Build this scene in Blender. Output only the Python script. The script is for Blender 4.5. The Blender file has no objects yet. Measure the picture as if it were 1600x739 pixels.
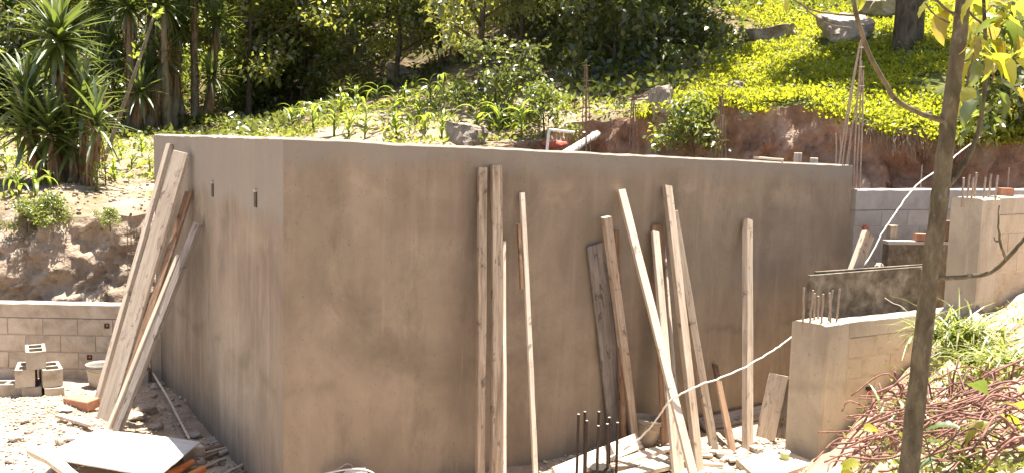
import bpy, math, random
import numpy as np
from mathutils import Vector, Matrix, noise

scene = bpy.context.scene
C = scene.collection
rnd = random.Random(7)
R = math.radians

# ------------------------------------------------------------------ camera
F, IW, IH = 1500.0, 1600.0, 739.0
CAM = Vector((0, 0, 3.0))
PITCH, ROLL = R(6.26), R(1.4)
ROT = Matrix.Rotation(R(90) - PITCH, 3, 'X') @ Matrix.Rotation(ROLL, 3, 'Z')
cam = bpy.data.cameras.new('camera')
cam.sensor_width = 36.0
cam.lens = F / IW * 36.0
cam.clip_start, cam.clip_end = 0.05, 500
camo = bpy.data.objects.new('camera', cam)
camo.matrix_world = Matrix.Translation(CAM) @ ROT.to_4x4()
C.objects.link(camo)
scene.camera = camo

# ------------------------------------------------------------------ light
SUN_EL = R(78)
SUN_H = Vector((0.55, 0.835, 0)).normalized()
SUN_DIR = Vector((SUN_H.x * math.cos(SUN_EL), SUN_H.y * math.cos(SUN_EL), math.sin(SUN_EL)))
world = bpy.data.worlds.new('World')
scene.world = world
world.use_nodes = True
wn = world.node_tree
for n in list(wn.nodes):
    wn.nodes.remove(n)
sky = wn.nodes.new('ShaderNodeTexSky')
sky.sky_type = 'NISHITA'
sky.sun_disc = False
sky.sun_elevation = SUN_EL
sky.sun_rotation = math.atan2(SUN_H.x, SUN_H.y)
sky.dust_density = 2.5
sky.ozone_density = 0.6
bgn = wn.nodes.new('ShaderNodeBackground')
bgn.inputs[1].default_value = 0.065
won = wn.nodes.new('ShaderNodeOutputWorld')
wn.links.new(sky.outputs[0], bgn.inputs[0])
wn.links.new(bgn.outputs[0], won.inputs[0])
sl = bpy.data.lights.new('sun', 'SUN')
sl.energy = 5.0
sl.angle = R(0.53)
sl.color = (1.0, 0.94, 0.84)
so = bpy.data.objects.new('sun', sl)
so.rotation_euler = SUN_DIR.to_track_quat('Z', 'Y').to_euler()
so.location = (10, 15, 30)
C.objects.link(so)
scene.view_settings.view_transform = 'Standard'
scene.view_settings.look = 'None'
scene.view_settings.gamma = 1
scene.view_settings.use_curve_mapping = False
scene.view_settings.exposure = 1.85

# ------------------------------------------------------------------ pixel -> place helpers
def ray(px, py):
    return ROT @ Vector(((px - IW / 2) / F, (IH / 2 - py) / F, -1))
def P(px, py, Y):
    d = ray(px, py)
    return CAM + d * (Y / d.y)
def G(px, py, z=0.0):
    d = ray(px, py)
    return CAM + d * ((z - CAM.z) / d.z)
def plane_hit(px, py, a, n, off=0.0):
    d = ray(px, py)
    return CAM + d * (((a + n * off) - CAM).dot(n) / d.dot(n))
def V3(x, y, z=0.0):
    return Vector((x, y, z))
def nz(x, y, z=0.0, oct=4):
    return noise.fractal(Vector((x, y, z)), 1.0, 2.0, oct)

# ------------------------------------------------------------------ material helpers
class NT:
    def __init__(s, name):
        s.m = bpy.data.materials.new(name)
        s.m.use_nodes = True
        s.t = s.m.node_tree
        for n in list(s.t.nodes):
            s.t.nodes.remove(n)
        s.out = s.t.nodes.new('ShaderNodeOutputMaterial')
    def n(s, typ, ins=None, **props):
        nd = s.t.nodes.new(typ)
        for k, v in props.items():
            setattr(nd, k, v)
        for k, v in (ins or {}).items():
            s.set(nd.inputs[k], v)
        return nd
    def set(s, sock, v):
        if isinstance(v, bpy.types.NodeSocket):
            s.t.links.new(v, sock)
        elif isinstance(v, bpy.types.Node):
            s.t.links.new(v.outputs[0], sock)
        else:
            if hasattr(sock.default_value, '__len__') and len(sock.default_value) == 4 and len(v) == 3:
                v = (*v, 1)
            sock.default_value = v
    def ramp(s, fac, stops):
        nd = s.t.nodes.new('ShaderNodeValToRGB')
        el = nd.color_ramp.elements
        while len(el) < len(stops):
            el.new(0.5)
        for e, (p, c) in zip(el, stops):
            e.position = p
            e.color = (*c, 1) if len(c) == 3 else c
        s.set(nd.inputs[0], fac)
        return nd
    def math(s, op, a, b=0.0, clamp=False):
        nd = s.t.nodes.new('ShaderNodeMath')
        nd.operation = op
        nd.use_clamp = clamp
        s.set(nd.inputs[0], a)
        s.set(nd.inputs[1], b)
        return nd
    def mix(s, fac, a, b, mode='MIX'):
        nd = s.t.nodes.new('ShaderNodeMix')
        nd.data_type = 'RGBA'
        nd.blend_type = mode
        s.set(nd.inputs[0], fac)
        s.set(nd.inputs[6], a)
        s.set(nd.inputs[7], b)
        return nd.outputs[2]
    def coords(s, scale=(1, 1, 1), rand=True):
        tc = s.n('ShaderNodeTexCoord')
        v = tc.outputs['Object']
        if rand:
            oi = s.n('ShaderNodeObjectInfo')
            r = s.math('MULTIPLY', oi.outputs['Random'], 60.0)
            ad = s.n('ShaderNodeVectorMath', {0: v, 1: r}, operation='ADD')
            v = ad.outputs[0]
        mp = s.n('ShaderNodeMapping', {'Vector': v, 'Scale': scale})
        return mp.outputs[0]
    def noise(s, vec, scale, detail=6, rough=0.6, dist=0.0):
        nd = s.n('ShaderNodeTexNoise', {'Vector': vec, 'Scale': scale, 'Detail': detail, 'Roughness': rough, 'Distortion': dist})
        return nd.outputs[0]
    def bump(s, h, strength=0.3, dist=0.02):
        return s.n('ShaderNodeBump', {'Height': h, 'Strength': strength, 'Distance': dist}).outputs[0]
    def finish(s, col, rough=0.85, normal=None, spec=0.25, metal=0.0):
        b = s.n('ShaderNodeBsdfPrincipled', {'Base Color': col, 'Roughness': rough, 'Metallic': metal, 'Specular IOR Level': spec})
        if normal is not None:
            s.set(b.inputs['Normal'], normal)
        s.t.links.new(b.outputs[0], s.out.inputs[0])
        return s.m

def mat_noise(name, stops, scale=6, stretch=(1, 1, 1), rough=0.85, bump=0.3, bscale=40, bdist=0.01, objvar=0.0, detail=7, spec=0.25, speck=None, metal=0.0):
    t = NT(name)
    v = t.coords(stretch)
    f = t.noise(v, scale, detail, 0.62, 0.4)
    n = len(stops)
    col = t.ramp(f, [(0.32 + 0.36 * i / max(1, n - 1), c) for i, c in enumerate(stops)]).outputs[0]
    if speck:
        sc, amt, scol = speck
        sp = t.ramp(t.noise(v, sc, 3, 0.6), [(0.60, (0, 0, 0)), (0.68, (1, 1, 1))])
        col = t.mix(t.math('MULTIPLY', sp, amt), col, scol)
    if objvar:
        oi = t.n('ShaderNodeObjectInfo')
        k = t.math('ADD', t.math('MULTIPLY', oi.outputs['Random'], 2 * objvar), 1 - objvar)
        col = t.n('ShaderNodeVectorMath', {0: col, 1: k}, operation='MULTIPLY').outputs[0]
    h = t.noise(t.coords(stretch), bscale, 6, 0.65)
    return t.finish(col, rough, t.bump(h, bump, bdist), spec, metal)

def mat_leaf(name, stops, trans=0.45, gloss=0.08, tcol=(0.55, 0.62, 0.06), vein=False):
    t = NT(name)
    g = t.n('ShaderNodeNewGeometry')
    n = len(stops)
    col = t.ramp(g.outputs['Random Per Island'], [(0.05 + 0.9 * i / max(1, n - 1), c) for i, c in enumerate(stops)]).outputs[0]
    oi = t.n('ShaderNodeObjectInfo')
    k = t.math('ADD', t.math('MULTIPLY', oi.outputs['Random'], 0.5), 0.75)
    col = t.n('ShaderNodeVectorMath', {0: col, 1: k}, operation='MULTIPLY').outputs[0]
    tc = t.mix(0.55, t.mix(1.0, col, (2.6, 2.6, 2.6), 'MULTIPLY'), tcol)
    d = t.n('ShaderNodeBsdfDiffuse', {'Color': col})
    tr = t.n('ShaderNodeBsdfTranslucent', {'Color': tc})
    m1 = t.n('ShaderNodeMixShader', {0: trans, 1: d.outputs[0], 2: tr.outputs[0]})
    gl = t.n('ShaderNodeBsdfGlossy', {'Color': (0.9, 0.95, 0.9), 'Roughness': 0.38})
    m2 = t.n('ShaderNodeMixShader', {0: gloss, 1: m1.outputs[0], 2: gl.outputs[0]})
    t.t.links.new(m2.outputs[0], t.out.inputs[0])
    return t.m

def plaster(name, base, alt, band, topz, banddepth=0.30, streak=0.5):
    """hand-trowelled cement render: brown body, greyer band at the top, streaks, damp stains, pits"""
    t = NT(name)
    v = t.coords((1, 1, 1), rand=False)
    n1 = t.noise(v, 0.9, 5, 0.6, 0.5)
    col = t.ramp(n1, [(0.34, tuple(c * 0.80 for c in base)), (0.46, base), (0.56, alt), (0.66, base)]).outputs[0]
    # cloudy trowel patches
    n2 = t.noise(t.coords((1, 1, 0.55), rand=False), 2.6, 8, 0.66, 0.25)
    col = t.mix(t.math('MULTIPLY', t.ramp(n2, [(0.40, (0, 0, 0)), (0.62, (1, 1, 1))]), 0.55), col, tuple(c * 0.74 for c in base))
    # vertical run marks
    vs = t.coords((7, 7, 0.35), rand=False)
    n3 = t.noise(vs, 1.0, 5, 0.6)
    st = t.ramp(n3, [(0.50, (0, 0, 0)), (0.72, (1, 1, 1))])
    col = t.mix(t.math('MULTIPLY', st, 0.55 * streak), col, tuple(min(1, c * 1.55) for c in base))
    n4 = t.noise(t.coords((16, 16, 0.8), rand=False), 1.0, 3, 0.5)
    st2 = t.ramp(n4, [(0.66, (0, 0, 0)), (0.71, (1, 1, 1))])
    col = t.mix(t.math('MULTIPLY', st2, 0.40 * streak), col, tuple(min(1, c * 1.8) for c in base))
    # dark damp stains
    n5 = t.noise(t.coords((1, 1, 0.45), rand=False), 1.5, 7, 0.7, 0.4)
    sd = t.ramp(n5, [(0.34, (1, 1, 1)), (0.45, (0, 0, 0))])
    col = t.mix(t.math('MULTIPLY', sd, 0.5), col, tuple(c * 0.55 for c in base))
    # smeared seam between two lifts of render
    tcs = t.n('ShaderNodeTexCoord')
    sps = t.n('ShaderNodeSeparateXYZ', {0: tcs.outputs['Object']})
    sz = t.math('ADD', sps.outputs[2], t.math('MULTIPLY', t.math('SUBTRACT', t.noise(v, 1.1, 7, 0.65), 0.5), 0.55))
    dz = t.math('ABSOLUTE', t.math('SUBTRACT', sz, 0.98))
    sf = t.math('SUBTRACT', 1.0, t.math('MULTIPLY', dz, 11.0), True)
    sf = t.math('MULTIPLY', sf, t.ramp(t.noise(v, 2.3, 5, 0.6), [(0.45, (0, 0, 0)), (0.60, (1, 1, 1))]))
    col = t.mix(t.math('MULTIPLY', sf, 0.55), col, tuple(c * 0.62 for c in base))
    # greyer lift at the top edge, with an uneven lower edge
    tc = t.n('ShaderNodeTexCoord')
    sep = t.n('ShaderNodeSeparateXYZ', {0: tc.outputs['Object']})
    edge = t.math('ADD', sep.outputs[2], t.math('MULTIPLY', t.math('SUBTRACT', t.noise(v, 1.6, 6, 0.6), 0.5), 0.5))
    # top drops along the wall
    edge = t.math('ADD', edge, t.math('MULTIPLY', sep.outputs[0], 0.026))
    bf = t.ramp(t.math('MULTIPLY', t.math('SUBTRACT', edge, topz - banddepth), 6.0, True), [(0.0, (0, 0, 0)), (1.0, (1, 1, 1))])
    col = t.mix(t.math('MULTIPLY', bf, 0.75), col, band)
    # pale smears just below the band
    lf = t.math('SUBTRACT', 1.0, t.math('MULTIPLY', t.math('ABSOLUTE', t.math('SUBTRACT', edge, topz - banddepth - 0.12)), 5.0), True)
    lf = t.math('MULTIPLY', lf, t.ramp(t.noise(v, 1.9, 5, 0.6), [(0.52, (0, 0, 0)), (0.62, (1, 1, 1))]))
    col = t.mix(t.math('MULTIPLY', lf, 0.6), col, tuple(c * 1.45 for c in base))
    # pits and flecks
    n6 = t.noise(v, 42, 3, 0.5)
    pit = t.ramp(n6, [(0.66, (0, 0, 0)), (0.72, (1, 1, 1))])
    n7 = t.noise(v, 17, 4, 0.6)
    col = t.mix(t.math('MULTIPLY', t.ramp(n7, [(0.66, (0, 0, 0)), (0.70, (1, 1, 1))]), 0.55 if topz > 5 else 0.18), col, tuple(c * 0.42 for c in base))
    col = t.mix(t.math('MULTIPLY', pit, 0.45), col, tuple(c * 0.45 for c in base))
    h = t.math('ADD', t.math('MULTIPLY', n2, 1.0), t.math('MULTIPLY', t.noise(v, 70, 4, 0.6), 0.25))
    return t.finish(col, 0.88, t.bump(h, 0.35, 0.02), 0.2)

M = {}
M['plaster_front'] = plaster('plaster_front', (0.266, 0.213, 0.155), (0.31, 0.251, 0.184), (0.26, 0.234, 0.199), 2.90, 0.27)
M['plaster_side'] = plaster('plaster_side', (0.256, 0.21, 0.16), (0.295, 0.246, 0.192), (0.292, 0.267, 0.23), 2.95, 0.75, 1.0)
M['plaster_tan'] = plaster('plaster_tan', (0.47, 0.40, 0.305), (0.53, 0.46, 0.36), (0.5, 0.45, 0.38), 9.0, 0.2, 0.4)
M['plaster_grey'] = mat_noise('plaster_grey', [(0.30, 0.25, 0.20), (0.43, 0.37, 0.31), (0.48, 0.42, 0.36)], 4, bump=0.4, bscale=50, speck=(22, 0.5, (0.16, 0.12, 0.09)))
M['block'] = mat_noise('block', [(0.29, 0.24, 0.185), (0.43, 0.365, 0.29), (0.52, 0.455, 0.375)], 5, bump=0.5, bscale=110, bdist=0.006, objvar=0.10, speck=(60, 0.4, (0.2, 0.16, 0.12)))
M['block_grey'] = mat_noise('block_grey', [(0.30, 0.27, 0.24), (0.38, 0.35, 0.32), (0.43, 0.40, 0.37)], 5, bump=0.5, bscale=110, bdist=0.006, objvar=0.10)
M['block_tan'] = mat_noise('block_tan', [(0.38, 0.31, 0.215), (0.49, 0.405, 0.295), (0.54, 0.46, 0.345)], 3, bump=0.6, bscale=90, bdist=0.006, objvar=0.03, speck=(20, 0.35, (0.2, 0.15, 0.1)))
M['mortar'] = mat_noise('mortar', [(0.27, 0.225, 0.175), (0.40, 0.34, 0.275)], 12, bump=0.5, bscale=80)
M['cap'] = mat_noise('cap', [(0.42, 0.38, 0.33), (0.52, 0.47, 0.42)], 6, bump=0.4, bscale=60)
def wood(name, a, b, c, objvar=0.18):
    t = NT(name)
    v = t.coords((1, 1, 0.06))
    f = t.noise(v, 38, 8, 0.65, 0.6)
    col = t.ramp(f, [(0.30, a), (0.5, b), (0.68, c)]).outputs[0]
    # cement splashes and dirt
    v2 = t.coords((1, 1, 0.5))
    sp = t.ramp(t.noise(v2, 9, 6, 0.7), [(0.55, (0, 0, 0)), (0.68, (1, 1, 1))])
    col = t.mix(t.math('MULTIPLY', sp, 0.55), col, (0.36, 0.32, 0.28))
    dk = t.ramp(t.noise(v2, 14, 5, 0.7, 0.5), [(0.57, (0, 0, 0)), (0.66, (1, 1, 1))])
    col = t.mix(t.math('MULTIPLY', dk, 0.7), col, tuple(x * 0.35 for x in a))
    oi = t.n('ShaderNodeObjectInfo')
    k = t.math('ADD', t.math('MULTIPLY', oi.outputs['Random'], 2 * objvar), 1 - objvar)
    col = t.n('ShaderNodeVectorMath', {0: col, 1: k}, operation='MULTIPLY').outputs[0]
    return t.finish(col, 0.85, t.bump(f, 0.45, 0.006), 0.2)
M['wood'] = wood('wood', (0.27, 0.20, 0.14), (0.42, 0.33, 0.245), (0.54, 0.45, 0.35))
M['wood_pale'] = wood('wood_pale', (0.42, 0.34, 0.255), (0.56, 0.475, 0.375), (0.66, 0.58, 0.48))
M['wood_rough'] = wood('wood_rough', (0.19, 0.14, 0.10), (0.32, 0.25, 0.18), (0.46, 0.375, 0.285), 0.08)
M['wood_grey'] = wood('wood_grey', (0.15, 0.13, 0.11), (0.24, 0.205, 0.175), (0.34, 0.30, 0.26))
M['wood_brown'] = wood('wood_brown', (0.15, 0.085, 0.05), (0.23, 0.14, 0.085), (0.30, 0.19, 0.12))
M['formply'] = mat_noise('formply', [(0.08, 0.065, 0.045), (0.17, 0.14, 0.10), (0.30, 0.26, 0.20)], 7, bump=0.4, bscale=50, speck=(16, 0.5, (0.05, 0.04, 0.03)))
M['steel'] = mat_noise('steel', [(0.10, 0.075, 0.055), (0.17, 0.125, 0.09), (0.22, 0.17, 0.13)], 30, rough=0.6, bump=0.3, bscale=150, bdist=0.003, spec=0.4)
M['steel_dark'] = mat_noise('steel_dark', [(0.035, 0.025, 0.02), (0.07, 0.05, 0.04)], 30, rough=0.75, bump=0.3, bscale=150, bdist=0.003, spec=0.2)
M['steel_pale'] = mat_noise('steel_pale', [(0.26, 0.19, 0.14), (0.34, 0.26, 0.20), (0.40, 0.33, 0.27)], 30, rough=0.55, bump=0.3, bscale=150, bdist=0.003, spec=0.45)
M['rust'] = mat_noise('rust', [(0.13, 0.06, 0.045), (0.21, 0.10, 0.075), (0.30, 0.16, 0.125)], 25, rough=0.7, bump=0.4, bscale=120, bdist=0.003, objvar=0.25, spec=0.35)
M['rebar_brown'] = mat_noise('rebar_brown', [(0.12, 0.075, 0.05), (0.20, 0.13, 0.09), (0.26, 0.18, 0.13)], 25, rough=0.7, bump=0.3, bscale=120, bdist=0.003)
M['red_earth'] = mat_noise('red_earth', [(0.18, 0.095, 0.06), (0.31, 0.17, 0.11), (0.41, 0.245, 0.165), (0.52, 0.36, 0.26)], 2.2, bump=0.9, bscale=14, bdist=0.05, detail=10, speck=(9, 0.5, (0.33, 0.23, 0.16)))
M['tan_earth'] = mat_noise('tan_earth', [(0.24, 0.175, 0.125), (0.37, 0.285, 0.21), (0.50, 0.41, 0.32)], 2.2, bump=0.9, bscale=14, bdist=0.05, detail=10, speck=(10, 0.5, (0.14, 0.09, 0.055)))
M['site_soil'] = mat_noise('site_soil', [(0.30, 0.215, 0.15), (0.40, 0.30, 0.215), (0.52, 0.42, 0.32)], 3.0, bump=0.9, bscale=22, bdist=0.03, detail=10, speck=(26, 0.5, (0.58, 0.50, 0.41)))
def hill_mat():
    t = NT('hill_soil')
    v = t.coords((1, 1, 1), rand=False)
    soil = t.ramp(t.noise(v, 1.5, 10, 0.68, 0.5), [(0.30, (0.19, 0.135, 0.092)), (0.5, (0.32, 0.24, 0.17)), (0.68, (0.46, 0.37, 0.28))]).outputs[0]
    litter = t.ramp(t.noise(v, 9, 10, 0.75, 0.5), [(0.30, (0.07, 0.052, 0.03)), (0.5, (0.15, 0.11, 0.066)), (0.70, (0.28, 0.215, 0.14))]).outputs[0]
    green = t.ramp(t.noise(v, 12, 8, 0.7), [(0.35, (0.045, 0.065, 0.012)), (0.65, (0.13, 0.16, 0.025))]).outputs[0]
    sep = t.n('ShaderNodeSeparateXYZ', {0: v})
    # forest litter beyond the maize, weeds in patches, green sward on the right-hand slope
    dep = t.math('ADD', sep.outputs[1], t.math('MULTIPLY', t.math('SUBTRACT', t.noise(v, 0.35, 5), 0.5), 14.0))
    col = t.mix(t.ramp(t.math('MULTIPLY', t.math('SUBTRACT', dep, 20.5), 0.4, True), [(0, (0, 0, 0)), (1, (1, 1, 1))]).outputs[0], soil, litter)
    gp = t.ramp(t.noise(v, 1.1, 8, 0.7), [(0.50, (0, 0, 0)), (0.62, (1, 1, 1))])
    col = t.mix(t.math('MULTIPLY', gp, 0.55), col, green)
    rx = t.math('ADD', sep.outputs[0], t.math('MULTIPLY', t.math('SUBTRACT', t.noise(v, 0.5, 5), 0.5), 5.0))
    rf = t.math('MULTIPLY', t.math('SUBTRACT', rx, t.math('ADD', t.math('MULTIPLY', t.math('SUBTRACT', sep.outputs[1], 14.5), 0.42), 2.0)), 0.8, True)
    col = t.mix(t.math('MULTIPLY', rf, 0.85), col, green)
    return t.finish(col, 0.95, t.bump(t.noise(v, 14, 9, 0.7), 0.9, 0.06), 0.1)
M['hill'] = hill_mat()
M['rock'] = mat_noise('rock', [(0.22, 0.165, 0.12), (0.38, 0.31, 0.24), (0.52, 0.45, 0.365)], 3.5, bump=0.9, bscale=16, bdist=0.04, objvar=0.12, speck=(18, 0.4, (0.12, 0.10, 0.07)))
M['rubble'] = mat_noise('rubble', [(0.32, 0.26, 0.205), (0.44, 0.37, 0.30), (0.52, 0.46, 0.39)], 8, bump=0.6, bscale=60, objvar=0.2)
M['gravel'] = mat_noise('gravel', [(0.42, 0.36, 0.25), (0.54, 0.47, 0.34), (0.62, 0.55, 0.43)], 20, bump=0.4, bscale=80)
M['brick'] = mat_noise('brick', [(0.36, 0.17, 0.105), (0.46, 0.235, 0.15)], 12, bump=0.5, bscale=70)
M['pvc'] = mat_noise('pvc', [(0.58, 0.56, 0.52), (0.70, 0.68, 0.64)], 8, rough=0.5, bump=0.1, bscale=60, spec=0.4)
M['red_pvc'] = mat_noise('red_pvc', [(0.42, 0.09, 0.05), (0.52, 0.13, 0.08)], 10, rough=0.5, bump=0.1, spec=0.4)
M['orange'] = mat_noise('orange', [(0.55, 0.19, 0.06), (0.65, 0.25, 0.09)], 8, rough=0.5, bump=0.1, spec=0.4)
M['dark'] = mat_noise('dark', [(0.02, 0.017, 0.014), (0.05, 0.04, 0.03)], 20, bump=0.3)
M['hole_shade'] = mat_noise('hole_shade', [(0.05, 0.042, 0.034), (0.13, 0.11, 0.09)], 20, bump=0.3)
M['sheet'] = mat_noise('sheet', [(0.52, 0.49, 0.45), (0.62, 0.59, 0.55), (0.68, 0.66, 0.62)], 3, rough=0.6, bump=0.15, bscale=30, speck=(7, 0.25, (0.38, 0.30, 0.22)))
M['bucket'] = mat_noise('bucket', [(0.30, 0.24, 0.18), (0.42, 0.36, 0.28)], 7, rough=0.6, bump=0.2, bscale=40, spec=0.3)
M['bucket_grey'] = mat_noise('bucket_grey', [(0.30, 0.28, 0.24), (0.44, 0.41, 0.36)], 7, rough=0.55, bump=0.2, bscale=40, spec=0.4)
M['cable'] = mat_noise('cable', [(0.58, 0.53, 0.46), (0.70, 0.66, 0.60)], 30, rough=0.7, bump=0.2, bscale=200)
M['can'] = mat_noise('can', [(0.30, 0.36, 0.10), (0.45, 0.50, 0.2)], 20, rough=0.45, bump=0.1, spec=0.5)
M['can_white'] = mat_noise('can_white', [(0.62, 0.62, 0.58), (0.7, 0.7, 0.67)], 20, rough=0.45, bump=0.1, spec=0.5)
M['bark'] = mat_noise('bark', [(0.055, 0.042, 0.028), (0.105, 0.082, 0.055), (0.17, 0.135, 0.095)], 9, (1, 1, 0.45), bump=0.8, bscale=40, bdist=0.015)
M['bark_pale'] = mat_noise('bark_pale', [(0.12, 0.095, 0.06), (0.21, 0.17, 0.115), (0.30, 0.25, 0.18)], 9, (1, 1, 0.45), bump=0.7, bscale=40, bdist=0.012)
M['bark_fore'] = mat_noise('bark_fore', [(0.06, 0.05, 0.03), (0.115, 0.096, 0.058), (0.18, 0.15, 0.095)], 16, (1, 1, 0.5), bump=0.8, bscale=70, bdist=0.008, speck=(26, 0.5, (0.24, 0.22, 0.17)))
M['dead_leaf'] = mat_leaf('dead_leaf', [(0.16, 0.085, 0.04), (0.27, 0.16, 0.08), (0.36, 0.23, 0.13)], 0.2, 0.03, (0.4, 0.22, 0.08))
M['leaf_tree'] = mat_leaf('leaf_tree', [(0.045, 0.07, 0.013), (0.10, 0.13, 0.022), (0.17, 0.19, 0.036)], 0.45, 0.09, (0.50, 0.54, 0.06))
M['leaf_light'] = mat_leaf('leaf_light', [(0.07, 0.09, 0.018), (0.14, 0.16, 0.03), (0.22, 0.225, 0.05)], 0.5, 0.10, (0.62, 0.60, 0.08))
M['leaf_dark'] = mat_leaf('leaf_dark', [(0.034, 0.042, 0.012), (0.065, 0.078, 0.020), (0.115, 0.125, 0.030)], 0.38, 0.06, (0.34, 0.38, 0.05))
M['leaf_yucca'] = mat_leaf('leaf_yucca', [(0.035, 0.060, 0.013), (0.065, 0.095, 0.020), (0.11, 0.14, 0.032)], 0.28, 0.10, (0.36, 0.44, 0.05))
M['leaf_maize'] = mat_leaf('leaf_maize', [(0.08, 0.125, 0.018), (0.12, 0.17, 0.026), (0.16, 0.20, 0.035)], 0.5, 0.05, (0.58, 0.66, 0.05))
M['leaf_sward'] = mat_leaf('leaf_sward', [(0.075, 0.10, 0.011), (0.14, 0.165, 0.016), (0.21, 0.215, 0.020)], 0.5, 0.04, (0.66, 0.62, 0.025))
M['leaf_weed'] = mat_leaf('leaf_weed', [(0.07, 0.10, 0.015), (0.12, 0.15, 0.025), (0.19, 0.19, 0.05)], 0.45, 0.05, (0.55, 0.58, 0.06))
M['leaf_grass'] = mat_leaf('leaf_grass', [(0.09, 0.12, 0.02), (0.15, 0.18, 0.035), (0.26, 0.25, 0.10)], 0.4, 0.06, (0.52, 0.56, 0.08))
M['leaf_big'] = mat_leaf('leaf_big', [(0.12, 0.15, 0.015), (0.17, 0.19, 0.02)], 0.6, 0.06, (0.72, 0.64, 0.03))
M['leaf_big_old'] = mat_leaf('leaf_big_old', [(0.14, 0.12, 0.02), (0.19, 0.15, 0.025)], 0.5, 0.05, (0.42, 0.33, 0.04))
M['leaf_big_green'] = mat_leaf('leaf_big_green', [(0.04, 0.065, 0.014), (0.06, 0.085, 0.018)], 0.35, 0.10, (0.35, 0.45, 0.05))
M['root'] = mat_noise('root', [(0.22, 0.16, 0.11), (0.34, 0.26, 0.19)], 20, bump=0.3)

# ------------------------------------------------------------------ mesh helpers
def tag(o, label=None, cat=None, group=None, kind=None):
    if label: o['label'] = label
    if cat: o['category'] = cat
    if group: o['group'] = group
    if kind: o['kind'] = kind
    return o
def link(o, parent=None):
    C.objects.link(o)
    if parent is not None:
        o.parent = parent
    return o
def empty(name, loc, label=None, cat=None, group=None):
    o = bpy.data.objects.new(name, None)
    o.location = loc
    o.empty_display_size = 0.1
    link(o)
    return tag(o, label, cat, group)
def make_mesh(name, V, Fc, mat, smooth=False):
    me = bpy.data.meshes.new(name)
    me.from_pydata([tuple(v) for v in V], [], Fc)
    me.materials.append(M[mat])
    if smooth:
        me.polygons.foreach_set('use_smooth', [True] * len(me.polygons))
    me.update()
    return me
def np_mesh(name, V, T, mat, smooth=False):
    me = bpy.data.meshes.new(name)
    k = T.shape[1]
    me.vertices.add(len(V))
    me.vertices.foreach_set('co', V.astype(np.float32).ravel())
    me.loops.add(T.size)
    me.loops.foreach_set('vertex_index', T.astype(np.int32).ravel())
    me.polygons.add(len(T))
    me.polygons.foreach_set('loop_start', np.arange(0, T.size, k, dtype=np.int32))
    me.polygons.foreach_set('loop_total', np.full(len(T), k, dtype=np.int32))
    if smooth:
        me.polygons.foreach_set('use_smooth', np.ones(len(T), dtype=bool))
    me.materials.append(M[mat])
    me.update(calc_edges=True)
    return me
def place(name, me, loc=(0, 0, 0), parent=None, rotz=0.0, scale=1.0):
    o = bpy.data.objects.new(name, me)
    o.location = loc
    o.rotation_euler = (0, 0, rotz)
    o.scale = (scale,) * 3 if not hasattr(scale, '__len__') else scale
    return link(o, parent)
class MB:
    """gathers shapes given in world coordinates; build() makes one mesh object with its origin at its base"""
    def __init__(s):
        s.V, s.F = [], []
    def add(s, V, Fc):
        b = len(s.V)
        s.V += [Vector(v) for v in V]
        s.F += [tuple(i + b for i in f) for f in Fc]
        return s
    def box(s, c, size, ax=None):
        ax = ax or (V3(1, 0), V3(0, 1), V3(0, 0, 1))
        c = Vector(c)
        V = []
        for k in (-1, 1):
            for j in (-1, 1):
                for i in (-1, 1):
                    V.append(c + ax[0] * (i * size[0] / 2) + ax[1] * (j * size[1] / 2) + ax[2] * (k * size[2] / 2))
        return s.add(V, [(0, 2, 3, 1), (4, 5, 7, 6), (0, 1, 5, 4), (2, 6, 7, 3), (0, 4, 6, 2), (1, 3, 7, 5)])
    def tube(s, pts, r, sides=7, caps=True):
        pts = [Vector(p) for p in pts]
        n = len(pts)
        rs = r if hasattr(r, '__len__') else [r] * n
        V, Fc = [], []
        up = None
        for i in range(n):
            t = (pts[min(i + 1, n - 1)] - pts[max(i - 1, 0)]).normalized()
            if up is None:
                up = t.orthogonal().normalized()
            up = (up - t * up.dot(t)).normalized()
            sd = t.cross(up)
            for k in range(sides):
                a = 2 * math.pi * k / sides
                V.append(pts[i] + (up * math.cos(a) + sd * math.sin(a)) * rs[i])
        for i in range(n - 1):
            for k in range(sides):
                k2 = (k + 1) % sides
                Fc.append((i * sides + k, i * sides + k2, (i + 1) * sides + k2, (i + 1) * sides + k))
        if caps:
            Fc.append(tuple(reversed(range(sides))))
            Fc.append(tuple((n - 1) * sides + k for k in range(sides)))
        return s.add(V, Fc)
    def base(s):
        return Vector((sum(v.x for v in s.V) / len(s.V), sum(v.y for v in s.V) / len(s.V), min(v.z for v in s.V)))
    def build(s, name, mat, parent=None, loc=None, smooth=False):
        if parent is not None:
            loc0 = parent.matrix_world.translation.copy() if parent.parent else Vector(parent.location)
            if parent.parent:
                loc0 = Vector(parent.location) + Vector(parent.parent.location)
            b = s.base() if loc is None else Vector(loc)
            me = make_mesh(name, [v - b for v in s.V], s.F, mat, smooth)
            return place(name, me, b - loc0, parent)
        b = s.base() if loc is None else Vector(loc)
        return place(name, make_mesh(name, [v - b for v in s.V], s.F, mat, smooth), b)
def smooth_path(pts, n=6):
    """Catmull-Rom through points"""
    pts = [Vector(p) for p in pts]
    ext = [pts[0] * 2 - pts[1]] + pts + [pts[-1] * 2 - pts[-2]]
    out = []
    for i in range(1, len(ext) - 2):
        a, b, c, d = ext[i - 1:i + 3]
        for k in range(n):
            t = k / n
            out.append(0.5 * (2 * b + (c - a) * t + (2 * a - 5 * b + 4 * c - d) * t * t + (3 * b - a - 3 * c + d) * t ** 3))
    out.append(pts[-1])
    return out

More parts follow.
